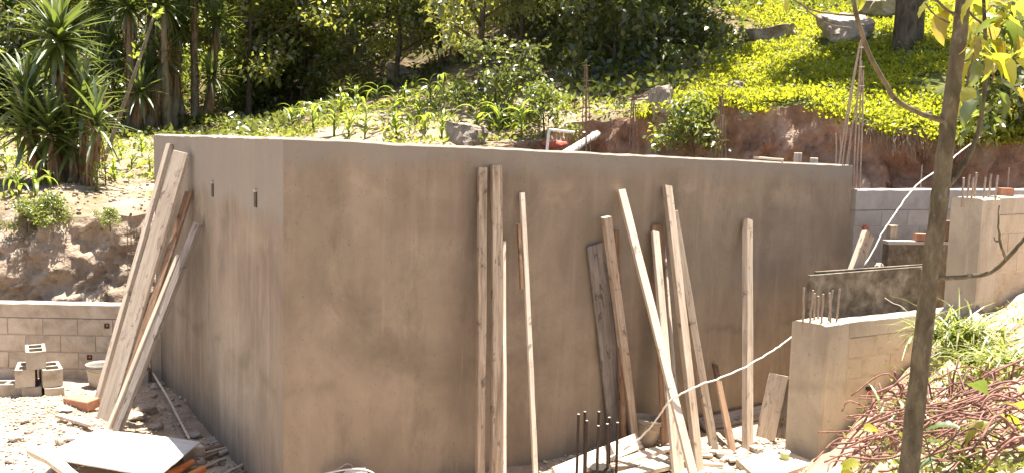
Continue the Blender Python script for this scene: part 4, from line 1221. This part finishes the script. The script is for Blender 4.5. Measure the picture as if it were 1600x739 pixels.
# ------------------------------------------------------------------ ground cover (uncountable)
def cover(name, pts, per, spread, L, W, mat, label, cat, up=0.8, droop=0.0, seed=3):
    rs = np.random.RandomState(seed)
    pts = np.array(pts)
    c = np.repeat(pts, per, axis=0)
    off = rs.normal(size=(len(c), 3)) * np.array([spread, spread, spread * .35])
    c = c + off
    c[:, 2] = pts[:, 2].repeat(per) + np.abs(off[:, 2])
    dirs = off.copy(); dirs /= np.linalg.norm(dirs, axis=1, keepdims=True) + 1e-9
    v, t = leaf_quads(c, L, W, up, .3, droop, dirs=dirs, rs=rs)
    o = place(name, np_mesh(name, v, t, mat))
    return tag(o, label, cat, kind='stuff')
rc = random.Random(8)
pts = []
while len(pts) < 6400:
    y = 13 + 15 * rc.random() ** 1.1; x = rc.uniform(1.6, 0.62 * y)
    if y < yb(x) - 0.03: continue
    if x < 2.0 + (y - 14.5) * .42 + 0.9 * nz(x * .5, y * .5, 3): continue
    if nz(x * .55, y * .55, 12) + .35 * nz(x * 2, y * 2, 14) < -0.34: continue
    if any((x - a) ** 2 + (y + .15 - b) ** 2 < q * q for a, b, q in BOULD): continue
    pts.append((x, y, hill(x, y)))
for _ in range(420):
    x = rc.uniform(2.0, 7.5)
    y = yb(x) + rc.uniform(-.16, .10)
    if nz(x * 1.3, 7.7) < -.25: continue
    pts.append((x, y, hill(x, y) - rc.uniform(.02, .22)))
cover('green_sward', pts, 15, .10, .075, .022, 'leaf_sward', 'bright yellow green low plants covering the right hand slope', 'ground cover', .9)
pts = []
while len(pts) < 1500:
    y = 12.2 + 11 * rc.random(); x = rc.uniform(-.58 * y, 3.0)
    if y < yb(x) + .02: continue
    if nz(x * .8, y * .8, 22) + .5 * nz(x * 3, y * 3, 4) < (0.10 if x > -3.2 or y > yb(x) + 3.5 else 0.42): continue
    if any((x - a) ** 2 + (y + .15 - b) ** 2 < q * q for a, b, q in BOULD): continue
    pts.append((x, y, hill(x, y)))
cover('weeds', pts, 9, .09, .10, .028, 'leaf_weed', 'patchy low green weeds on the bare soil among the maize', 'weeds', .9, seed=5)
pts = []
while len(pts) < 2600:
    y = rc.uniform(21, 44); x = rc.uniform(-.6 * y, .6 * y)
    if nz(x * .5, y * .5, 41) < (-0.1 if x < -4 else 0.16): continue
    pts.append((x, y, hill(x, y)))
for _ in range(420):  # extra dark leaves added to darken the slope like shade under the trees
    y = rc.uniform(17, 27); x = rc.uniform(1.0, 2.2 + (y - 14.5) * .42)
    pts.append((x, y, hill(x, y)))
cover('undergrowth', pts, 11, .22, .19, .055, 'leaf_dark', 'dark leafy undergrowth on the floor of the wood', 'undergrowth', .7, seed=6)
# loose clods on the bare terrace: uncountable
gv, gf = [], []
for i in range(1500):
    if i < 1000:
        x = rc.uniform(-8.5, -3.2); y = yb(x) + rc.uniform(-.05, 3.2) ** 1.0
    else:
        y = rc.uniform(14, 22); x = rc.uniform(-.35 * y, .08 * y)
    if y < yb(x): continue
    sz_ = rc.uniform(.008, .030) * (1 if rc.random() < .9 else 2.0)
    z = hill(x, y) - (.1 * max(0, 1 - (y - yb(x)) / .7) ** 2)
    a = rc.uniform(0, 6.28); ca, sa = math.cos(a), math.sin(a)
    b = len(gv)
    sx, sy_, sz2 = sz_ * rc.uniform(.7, 1.4), sz_ * rc.uniform(.7, 1.3), sz_ * rc.uniform(.5, .9)
    for vx, vy, vz in ico:
        gv.append((x + sx * vx * ca - sy_ * vy * sa, y + sx * vx * sa + sy_ * vy * ca, z + sz2 * vz + sz2 * .2))
    gf += [(b + i0, b + i1, b + i2) for i0, i1, i2 in icf]
tag(place('soil_clods', np_mesh('soil_clods', np.array(gv), np.array(gf), 'tan_earth')), 'loose soil clods and pebbles on the bare terrace', 'soil', kind='stuff')
# plants along the top of the left bank
for px, py, s, lb in [(78, 352, .20, 'leafy weed hanging over the eroded bank top'), (42, 345, .14, 'small weed on the bank edge beside the hanging one'), (172, 345, .10, 'tiny weed at the bank edge toward the rebar cage')]:
    p = P(px, py, 12.05)
    plant_tree('bank_weed', SHRUB[1], V3(p.x, p.y), px, s * 1.8, lb, 'weed', None, p.z - .05)
# hanging roots on the red bank
def root_fringe(x0, x1, n, label):
    mb = MB()
    for _ in range(n):
        x = rc.uniform(x0, x1); y = yb(x) - .10; z = hill(x, y) - rc.uniform(.02, .12)
        pts = [V3(x, y + .05, z)]
        for k in range(4):
            pts.append(pts[-1] + V3(rc.gauss(0, .03), -rc.uniform(0.01, .05), -rc.uniform(.04, .14)))
        mb.tube(pts, [.006, .005, .004, .003, .002], 4)
    o = mb.build('hanging_roots', 'root')
    return tag(o, label, 'roots', kind='stuff')
root_fringe(5.0, 6.6, 170, 'dry roots hanging from the edge of the red bank')

# ------------------------------------------------------------------ maize
def strip_leaf(L, W, arch, seg=6, fold=.25, twist=0.0):
    """arching blade along +x from the origin"""
    V, Fc = [], []
    for i in range(seg + 1):
        u = i / seg
        a = arch[0] + (arch[1] - arch[0]) * u
        if i == 0: x = z = 0.0
        else:
            x += L / seg * math.cos(a); z += L / seg * math.sin(a)
        w = W * (0.55 + .45 * min(1, u * 4)) * (1 - u ** 2.2) + .002
        V += [(x, -w, z + fold * w), (x, 0, z), (x, w, z + fold * w)]
    for i in range(seg):
        Fc += [(i * 3, i * 3 + 1, i * 3 + 4, i * 3 + 3), (i * 3 + 1, i * 3 + 2, i * 3 + 5, i * 3 + 4)]
    return V, Fc
MZ = [make_mesh('leaf', *strip_leaf(L, W, a), 'leaf_maize', True) for L, W, a in ((.50, .032, (1.2, -1.2)), (.42, .030, (1.25, -.7)), (.55, .034, (1.1, -1.5)), (.34, .026, (1.35, .2)))]
mb = MB().tube([(0, 0, -.03), (0, 0, .18), (.005, 0, .36)], [.016, .013, .007], 6)
MZS = make_mesh('stem', mb.V, mb.F, 'leaf_maize', True)
rm = random.Random(12)
def maize(p, s, label, group):
    root = empty('maize_plant', V3(p.x, p.y, hill(p.x, p.y)), label, 'maize plant', group)
    root.rotation_euler = (rm.uniform(-.08, .08), rm.uniform(-.08, .08), rm.uniform(0, 6.28)); root.scale = (s,) * 3
    place('stem', MZS, (0, 0, 0), root)
    for k in range(rm.randint(6, 8)):
        place('leaf', rm.choice(MZ), (0, 0, .05 + .045 * k), root, k * math.pi + rm.uniform(-.7, .7), 1.05 - .05 * k)
for px, py in [(455, 195), (490, 207), (522, 214), (545, 214), (572, 199), (615, 199), (655, 188), (690, 217), (517, 150), (548, 150), (650, 140), (690, 146), (760, 187), (745, 217), (793, 190), (620, 218), (570, 218), (590, 165), (632, 165), (480, 175), (500, 160), (710, 165), (735, 178), (665, 212), (815, 215), (535, 180), (560, 170), (603, 150), (672, 160), (780, 215), (800, 160), (720, 150)]:
    maize(hill_hit(px, py), rm.uniform(1.0, 1.45), 'young maize plant with arching leaves on the slope behind the long wall', 'maize on the slope behind the tank')
for px, py in [(205, 266), (235, 272), (30, 306), (55, 308), (80, 298), (165, 290), (8, 240), (25, 232), (190, 250), (222, 245), (150, 300), (10, 268), (180, 285), (45, 262)]:
    maize(hill_hit(px, py), rm.uniform(.7, 1.1), 'young maize plant on the sunny terrace around the near yucca', 'maize on the terrace')

# ------------------------------------------------------------------ yuccas
YL = [make_mesh('leaf', *strip_leaf(L, .043, a, 5, .3), 'leaf_yucca') for L, a in ((.72, (.10, -.25)), (.80, (.05, -.45)), (.66, (.15, -.05)), (.75, (0, -.8)))]
ry = random.Random(44)
def rosette_dirs(n, lo=-0.9, hi=1.5):
    out = []
    for i in range(n):
        el = lo + (hi - lo) * ((i + .5) / n) ** .8
        out.append((i * 2.39996 + ry.uniform(-.2, .2), el + ry.uniform(-.12, .12)))
    return out
def dead_skirt(mb, base, top, n, L):
    for _ in range(n):
        u = ry.random(); c = base.lerp(top, u); a = ry.uniform(0, 6.28)
        d = V3(math.cos(a), math.sin(a)); s = V3(-d.y, d.x) * .014
        l = L * ry.uniform(.6, 1.1)
        p0 = c + d * .04; p1 = c + d * (.10 + .05 * ry.random()) - V3(0, 0, l * .5); p2 = c + d * (.09 + .08 * ry.random()) - V3(0, 0, l)
        mb.add([p0 - s, p0 + s, p1 + s, p1 - s, p2], [(0, 1, 2, 3), (3, 2, 4)])
yp = hill_hit(112, 285)
Yd = yp.y
yu = empty('yucca', V3(yp.x, yp.y, yp.z - .05), 'large yucca with several spiky heads and brown dead leaf skirts on the terrace', 'yucca')
heads = [((92, 66), 120, 1.12, 0.0), ((42, 160), 84, 1.1, .1), ((78, 212), 76, 1.0, -.25), ((132, 160), 56, .95, -.1), ((152, 196), 40, .85, -.45), ((108, 125), 60, .95, .3), ((42, 205), 56, .95, -.2), ((112, 222), 56, .9, -.15)]
extra = []
dk = MB()
trunkmb = MB()
for (hx, hy), n, s, dy in heads:
    hp = P(hx, hy, Yd + dy)
    b0 = V3(yp.x + (hp.x - yp.x) * .45 + ry.uniform(-.05, .05), yp.y + dy * .4, yp.z - .1)
    trunkmb.tube(smooth_path([b0, b0.lerp(hp, .5) + V3((hp.x - yp.x) * .12, 0, 0), hp], 4), [.095, .09, .085, .08, .075, .07, .065, .06, .05], 8)
    dead_skirt(dk, b0.lerp(hp, .25), hp - V3(0, 0, .10), 90 if n > 100 else 46, .5)
    for az, el in rosette_dirs(n):
        m_ = Matrix.Rotation(az, 4, 'Z') @ Matrix.Rotation(-el, 4, 'Y')
        extra.append((dy, Matrix.Translation(hp - Vector(yu.location) + V3(0, 0, .10 * math.sin(el))) @ m_ @ Matrix.Scale(s * ry.uniform(.8, 1.1), 4), ry.choice(YL)))
extra.sort(key=lambda q: q[1].translation.y + (q[1] @ Vector((.5, 0, 0))).y)
for dy, m_, me in extra[:300]:
    o = bpy.data.objects.new('leaf', me)
    link(o)
    o.parent = yu
    o.matrix_local = m_
V, Fc = [], []
for dy, m_, me in extra[300:]:
    b = len(V)
    V += [m_ @ v.co for v in me.vertices]
    Fc += [tuple(i + b for i in p_.vertices) for p_ in me.polygons]
o = place('rear_leaves', make_mesh('rear_leaves', V, Fc, 'leaf_yucca'), (0, 0, 0), yu); o['kind'] = 'stuff'
trunkmb.build('trunk', 'bark_pale', yu, loc=yu.location)
o = dk.build('dead_leaves', 'dead_leaf', yu, loc=yu.location); o['kind'] = 'stuff'
# background yuccas: one crown mesh each
def yucca_proto(seed, hs):
    global ry
    ry = random.Random(seed)
    tm, dm, V, Fc = MB(), MB(), [], []
    for (x, y, z, n) in hs:
        hp = V3(x, y, z)
        b0 = V3(x * .35, y * .35, -.2)
        tm.tube(smooth_path([b0, b0.lerp(hp, .5) + V3(x * .12, y * .12), hp], 4), [.11, .105, .10, .095, .09, .08, .07, .065, .06], 8)
        dead_skirt(dm, b0.lerp(hp, .45), hp, 70, .6)
        for az, el in rosette_dirs(n, -1.1, 1.45):
            m_ = Matrix.Translation(hp) @ Matrix.Rotation(az, 4, 'Z') @ Matrix.Rotation(-el, 4, 'Y') @ Matrix.Scale(ry.uniform(.9, 1.15), 4)
            Lf = strip_leaf(.75, .032, (.1, -.4), 4, .35)
            b = len(V)
            V += [m_ @ Vector(v) for v in Lf[0]]
            Fc += [tuple(i + b for i in f) for f in Lf[1]]
    return make_mesh('trunk', tm.V, tm.F, 'bark_pale', True), make_mesh('crown', V, Fc, 'leaf_yucca'), make_mesh('dead_leaves', dm.V, dm.F, 'dead_leaf')
YP = [yucca_proto(1, [(0, 0, 2.7, 90), (.7, .2, 1.7, 70), (-.6, -.2, 1.3, 60), (.2, -.5, .9, 50)]), yucca_proto(2, [(0, 0, 3.4, 90), (.5, -.3, 2.3, 70), (-.6, .1, 2.6, 70), (-.2, .4, 1.2, 50)])]
for px, py, k, s, rz, lb in [(205, 205, 0, 1.05, .4, 'yucca in the shade just behind the leaning bare stem'), (262, 200, 1, 1.1, 2.0, 'tall shaded yucca with brown skirts behind the tank corner'), (305, 192, 1, 1.0, 4.1, 'shaded yucca farthest along toward the curved trunk tree'), (165, 195, 0, 1.15, 5.0, 'shaded yucca partly hidden by the large sunny one'), (20, 200, 0, 1.1, 3.0, 'yucca at the terrace end beyond the large sunny one'), (238, 188, 1, 1.25, 1.2, 'rear yucca between the two shaded brown skirted ones')]:
    p = hill_hit(px, py)
    root = empty('yucca', V3(p.x, p.y, p.z - .05), lb, 'yucca', 'yuccas in the shade')
    root.rotation_euler = (0, 0, rz); root.scale = (s,) * 3
    place('trunk', YP[k][0], (0, 0, 0), root)
    c = place('crown', YP[k][1], (0, 0, 0), root); c['kind'] = 'stuff'
    c = place('dead_leaves', YP[k][2], (0, 0, 0), root); c['kind'] = 'stuff'
# leaning bare stem
sb0 = hill_hit(155, 264)
st_ = P(242, 22, sb0.y + .35)
ls = empty('leaning_stem', sb0, 'long bare stem leaning beside the large yucca with a few sprouts', 'stem')
MB().tube(smooth_path([sb0 - V3(0, 0, .1), sb0.lerp(st_, .35) + V3(.03, 0, 0), sb0.lerp(st_, .7) + V3(.02, 0, 0), st_], 5), [.042 - .0012 * i for i in range(16)], 9).build('stem', 'bark_pale', ls, smooth=True)
rs = np.random.RandomState(9)
cs = np.concatenate([np.array(P(242, 22, sb0.y + .35)) + rs.normal(size=(16, 3)) * .07, np.array(P(212, 84, sb0.y + .25)) + rs.normal(size=(9, 3)) * .05])
v, t = leaf_quads(cs, .13, .04, .5, .3, rs=rs)
o = place('sprouts', np_mesh('sprouts', v - np.array(sb0), t, 'leaf_maize'), (0, 0, 0), ls); o['kind'] = 'stuff'

# ------------------------------------------------------------------ foreground: slender tree with big leaves
tb = on_floor(1416, 790)
TY = 4.5
tr = empty('slender_tree', V3(P(1416, 760, TY).x, TY, floor_z(P(1416, 760, TY).x, TY) - .05), 'slender tree with bare brown trunk and large yellow green leaves before the walls', 'tree')
px_tr = [(1412, 830), (1420, 739), (1430, 640), (1441, 540), (1452, 440), (1466, 330), (1481, 200), (1494, 100), (1505, 0), (1510, -60), (1520, -200)]
tp = [P(x, y, TY) for x, y in px_tr]
rr_ = [.052, .047, .045, .042, .041, .040, .037, .034, .032, .03, .02]
path = smooth_path(tp, 6)
rad = list(np.interp(np.linspace(0, 10, len(path)), range(11), rr_))
mbt = MB()
mbt.tube([p + V3(.004 * nz(i * .5, 2), 0, 0) for i, p in enumerate(path)], [a * (1 + .07 * nz(i * .7, 8)) for i, a in enumerate(rad)], 16)
mbt.build('trunk', 'bark_fore', tr, smooth=True)
def branch(pix, r0, r1, Y0=TY, Y1=None, mat='bark_fore'):
    Y1 = Y0 if Y1 is None else Y1
    n = len(pix)
    pp_ = smooth_path([P(x, y, Y0 + (Y1 - Y0) * i / (n - 1)) for i, (x, y) in enumerate(pix)], 6)
    pp_ = [p + V3(.004 * nz(i * .4, pix[0][0]), 0, .004 * nz(i * .4, pix[0][1] + 4)) for i, p in enumerate(pp_)]
    MB().tube(pp_, [(r0 + (r1 - r0) * i / (len(pp_) - 1)) * (1 + .12 * nz(i * .6, pix[0][0])) for i in range(len(pp_))], 8).build('branch', mat, tr, smooth=True)
branch([(1482, 192), (1440, 178), (1402, 158), (1378, 122), (1358, 85), (1344, 45), (1333, 0), (1328, -40)], .013, .009, TY, 4.2)
branch([(1337, 25), (1300, 22), (1268, 16), (1240, 0), (1225, -12)], .005, .003, 4.25, 4.1)
branch([(1330, 45), (1300, 40), (1272, 25), (1250, 5)], .004, .003, 4.3, 4.1)
branch([(1458, 434), (1500, 433), (1545, 426), (1575, 402), (1600, 373), (1650, 320)], .012, .008, TY, 4.3)
branch([(1572, 404), (1563, 380), (1560, 350), (1561, 322)], .007, .003, 4.38, 4.3)
branch([(1564, 376), (1556, 377), (1553, 371)], .004, .003, 4.36, 4.33)
branch([(1476, 296), (1500, 268), (1520, 230), (1533, 185), (1540, 100), (1537, 0), (1536, -60)], .014, .008, TY, 4.65)
branch([(1500, 170), (1510, 130), (1522, 80), (1532, 40)], .006, .004, 4.7, 4.7)
branch([(1550, 130), (1556, 90), (1548, 55), (1540, 30)], .004, .003, 4.6, 4.6)
branch([(1500, 28), (1470, 8), (1450, -20)], .008, .005, TY, 4.4)
branch([(1484, 36), (1462, 25), (1445, 5)], .005, .003, 4.4, 4.3)
branch([(1537, 40), (1515, 20), (1500, -5)], .006, .004, 4.6, 4.5)
def big_leaf(L, W, curl, seed):
    rr = random.Random(seed)
    V, Fc = [], []
    seg = 10
    x = z = 0.0
    for i in range(seg + 1):
        u = i / seg
        a = curl[0] + (curl[1] - curl[0]) * u
        if i: x += L / seg * math.cos(a); z += L / seg * math.sin(a)
        w = W * (math.sin(math.pi * min(1, u ** .75)) ** .8) + .0015
        wv = .10 * W * math.sin(u * 22 + seed)
        for k, s_ in enumerate((-1, -.5, 0, .5, 1)):
            V.append((x, s_ * w, z + abs(s_) * w * .28 + (wv if abs(s_) == 1 else -0.02 * W * (s_ == 0)) + rr.uniform(-.001, .001)))
    for i in range(seg):
        for k in range(4):
            Fc.append((i * 5 + k, i * 5 + k + 1, (i + 1) * 5 + k + 1, (i + 1) * 5 + k))
    # stalk
    b = len(V)
    V += [(-.06, -.002, .012), (-.06, .002, .012), (0.01, .002, 0), (0.01, -.002, 0)]
    Fc.append((b, b + 1, b + 2, b + 3))
    return V, Fc
BL = {m_: [make_mesh('leaf', *big_leaf(L, W, c, sd), m_, True) for L, W, c, sd in ((.19, .05, (.1, -.7), 1), (.22, .055, (.2, -1.0), 2), (.17, .05, (0, -.4), 3))] for m_ in ('leaf_big', 'leaf_big_old', 'leaf_big_green')}
rl = random.Random(5)
def put_leaf(px, py, Y, az, el, m_='leaf_big', s=1.0, parent=None, roll=0.0):
    parent = parent or tr
    p = P(px, py, Y)
    o = bpy.data.objects.new('leaf', rl.choice(BL[m_]))
    o.matrix_local = Matrix.Translation(p - Vector(parent.location)) @ Matrix.Rotation(az, 4, 'Z') @ Matrix.Rotation(-el, 4, 'Y') @ Matrix.Rotation(roll, 4, 'X') @ Matrix.Scale(s, 4)
    link(o); o.parent = parent
for px, py, m_, az, el in [(1488, 12, 'leaf_big', 3.0, -.3), (1500, 2, 'leaf_big', 3.4, .1), (1478, 15, 'leaf_big_old', 3.3, -1.25), (1470, 28, 'leaf_big_old', 2.8, -1.35), (1512, 40, 'leaf_big_old', -.6, -1.3), (1522, 52, 'leaf_big_old', -1.2, -1.2), (1530, 60, 'leaf_big', -.4, -.9), (1545, 8, 'leaf_big', .1, .1), (1552, 20, 'leaf_big', -.4, -.3), (1565, 6, 'leaf_big', .3, -.2), (1580, 12, 'leaf_big', -.3, -.4), (1575, 30, 'leaf_big_green', 0.2, -.9), (1590, 4, 'leaf_big', .4, -.1), (1596, 22, 'leaf_big', -.2, -.6), (1570, 45, 'leaf_big_green', -.8, -1.0), (1590, 55, 'leaf_big_old', .4, -1.2), (1545, 62, 'leaf_big', .2, -.6), (1556, 60, 'leaf_big_old', -.5, -1.1), (1560, 72, 'leaf_big', .2, .0), (1572, 78, 'leaf_big', .1, -.1), (1526, 78, 'leaf_big', 3.2, -.5), (1530, 84, 'leaf_big', -.2, -.4), (1550, 85, 'leaf_big', .0, -.6), (1518, 95, 'leaf_big', 2.9, -1.0), (1522, 92, 'leaf_big_green', -1.4, -1.2), (1515, 135, 'leaf_big_green', -.6, -.9), (1508, 148, 'leaf_big', 3.4, -.9), (1552, 128, 'leaf_big_green', -.3, -.2), (1555, 140, 'leaf_big_green', .3, -.6), (1565, 160, 'leaf_big', -.2, -.8), (1600, 80, 'leaf_big', 3.5, -.2), (1345, -12, 'leaf_big', -.9, -1.3), (1236, -6, 'leaf_big', 3.6, -1.0), (1335, -15, 'leaf_big', 3.0, -.6), (1455, 0, 'leaf_big', 3.2, -.8), (1585, -10, 'leaf_big', 2.4, -.3), (1530, -8, 'leaf_big', 1.0, -.5), (1598, 100, 'leaf_big_green', 2.8, -.6), (1540, 30, 'leaf_big', 3.3, -.7)]:
    put_leaf(px, py, TY + rl.uniform(-.25, .3), az, el, m_, rl.uniform(.55, .85) if px > 1400 else .5, roll=rl.uniform(-.5, .5))
for _ in range(34):
    put_leaf(rl.uniform(1495, 1605), rl.uniform(-20, 60) if rl.random() < .7 else rl.uniform(60, 175), TY + rl.uniform(-.2, .5), rl.uniform(0, 6.28), rl.uniform(-1.2, .2), rl.choice(['leaf_big', 'leaf_big', 'leaf_big_old', 'leaf_big_green']), rl.uniform(.45, .75), roll=rl.uniform(-.6, .6))
# sapling leaves at the foot
sp0 = on_floor(1455, 735)
sap = empty('sapling', sp0, 'low broad leaved sapling at the foot of the slender tree', 'sapling')
sy = sp0.y
for pix in ([(1455, 745), (1480, 700), (1500, 670)], [(1460, 745), (1450, 700), (1445, 680)], [(1470, 745), (1530, 690), (1570, 650)], [(1500, 750), (1560, 735), (1590, 725)]):
    MB().tube(smooth_path([P(x, y, sy - .1) for x, y in pix], 4), .004, 6).build('stem', 'leaf_big_green', sap)
for px, py, az, el, m_ in [(1445, 700, 3.0, -.2, 'leaf_big_green'), (1452, 690, .2, .0, 'leaf_big_green'), (1475, 690, -.3, -.1, 'leaf_big_green'), (1470, 715, 3.3, -.2, 'leaf_big_green'), (1490, 718, -.1, -.2, 'leaf_big_green'), (1500, 668, 2.8, .1, 'leaf_big_green'), (1515, 600, -.1, -.3, 'leaf_big_green'), (1520, 598, .8, -.2, 'leaf_big_green'), (1560, 648, .2, -.2, 'leaf_big'), (1550, 660, 3.2, -.3, 'leaf_big'), (1575, 632, .4, .0, 'leaf_big'), (1590, 610, .1, .2, 'leaf_big'), (1535, 735, -.4, -.1, 'leaf_big'), (1555, 738, .4, -.1, 'leaf_big_green'), (1480, 735, .0, -.1, 'leaf_big_green'), (1345, 725, 2.6, -.2, 'leaf_big'), (1350, 672, .4, .2, 'leaf_big'), (1332, 735, 3.5, .1, 'leaf_big')]:
    put_leaf(px, py, sy - .15 + rl.uniform(-.1, .15), az, el, m_, rl.uniform(.6, .9), sap, rl.uniform(-.5, .5))

# ------------------------------------------------------------------ tangled rusty rods on the spoil bank
rp = random.Random(77)
def rod(ctrl, r_=.008):
    pts = smooth_path(ctrl, 5)
    o = MB().tube(pts, r_, 5, True).build('rusty_rod', 'rust', smooth=True)
    return tag(o, 'bent rusty rod in the tangled heap beside the slender tree', 'rod', 'tangled heap of rusty rods')
for i in range(170):
    px, py = rp.uniform(1335, 1600), rp.uniform(608, 735)
    if py < 600 + (1600 - px) * .14: py += 40
    p = on_floor(px, py)
    p.z += rp.uniform(.02, .24) * (1 - abs(py - 670) / 140)
    L = rp.uniform(.25, .75)
    a = rp.choice([rp.gauss(.15, .35), rp.gauss(.15, .35), rp.uniform(0, 3.1)])
    d = V3(math.cos(a), math.sin(a) * .7, rp.gauss(.25, .25) * math.cos(a)) * L
    w1 = V3(rp.gauss(0, .05), rp.gauss(0, .05), rp.gauss(.03, .06))
    w2 = V3(rp.gauss(0, .06), rp.gauss(0, .06), rp.gauss(0, .08))
    rod([p - d * .5, p - d * .18 + w1, p + d * .18 - w1 * .5, p + d * .5 + w2], rp.uniform(.0042, .0072))
for pix, Y in [([(1300, 640 + 93), (1325, 690), (1350, 660), (1366, 622)], 6.6), ([(1302, 693), (1340, 690), (1380, 682), (1412, 665)], 6.3), ([(1338, 672), (1352, 655), (1366, 625)], 6.5), ([(1392, 682), (1400, 700), (1408, 739)], 5.9), ([(1418, 620), (1402, 598), (1398, 580)], 6.2), ([(1370, 612), (1385, 610), (1400, 618), (1408, 650)], 6.3), ([(1400, 645), (1410, 600), (1372, 612)], 6.3), ([(1530, 592), (1560, 575), (1590, 570), (1620, 590)], 6.5), ([(1585, 570), (1580, 600), (1595, 625)], 6.4), ([(1500, 640), (1540, 590), (1600, 560)], 6.4), ([(1375, 690), (1385, 670), (1392, 690), (1388, 730)], 6.0), ([(1296, 745), (1350, 720), (1410, 712)], 6.1)]:
    rod([P(x, y, Y) for x, y in pix], .0085)

# ------------------------------------------------------------------ grass clumps on the spoil bank
rg = random.Random(21)
def grass_clump(px, py, n, L, label, spread=.12, bias=(0, 0)):
    p = on_floor(px, py)
    V, Fc = [], []
    for _ in range(n):
        a = rg.uniform(0, 6.28)
        l = L * rg.uniform(.5, 1.15)
        lv, lf = strip_leaf(l, rg.uniform(.005, .011), (rg.uniform(.5, 1.4), rg.uniform(-1.1, .4)), 4, .3)
        m_ = Matrix.Translation(V3(rg.gauss(0, spread), rg.gauss(0, spread * .7), 0)) @ Matrix.Rotation(a, 4, 'Z')
        b = len(V)
        V += [m_ @ Vector(v) for v in lv]
        Fc += [tuple(i + b for i in f) for f in lf]
    o = place('grass_clump', make_mesh('grass_clump', V, Fc, 'leaf_grass'), (p.x, p.y, floor_z(p.x, p.y) - .01))
    return tag(o, label, 'grass')
grass_clump(1495, 560, 190, .58, 'big grass clump arching over the end of the retaining wall', .14)
grass_clump(1545, 560, 210, .48, 'dense grass clump in the middle of the spoil bank', .16)
grass_clump(1590, 575, 120, .36, 'grass clump just above the rusty rods at the bank top', .15)
grass_clump(1520, 600, 60, .28, 'short grass tuft between the rusty rods and slender tree', .1)
grass_clump(1440, 640, 40, .26, 'sparse grass blades sprouting between rods and retaining wall', .10)
grass_clump(1575, 470, 40, .14, 'tiny grass tuft on the pale crest of the spoil bank', .12)
pts = []
while len(pts) < 260:
    q = on_floor(rc.uniform(1330, 1600), rc.uniform(450, 760))
    if q.y > 9.6: continue
    pts.append((q.x, q.y, q.z))
cover('weeds', pts, 6, .05, .055, .014, 'leaf_weed', 'small low weeds scattered on the spoil bank by the tree', 'weeds', .9, seed=15)
# twig in front of the panel
tw = [P(1383, 465, 8.0), P(1395, 473, 8.0), P(1408, 478, 8.0), P(1420, 490, 8.0), P(1430, 510, 8.0), P(1440, 560, 7.8)]
o = MB().tube(smooth_path(tw, 4), .004, 5).build('dry_twig', 'cable')
tag(o, 'thin dry forked twig sticking up before the formwork panel', 'twig')
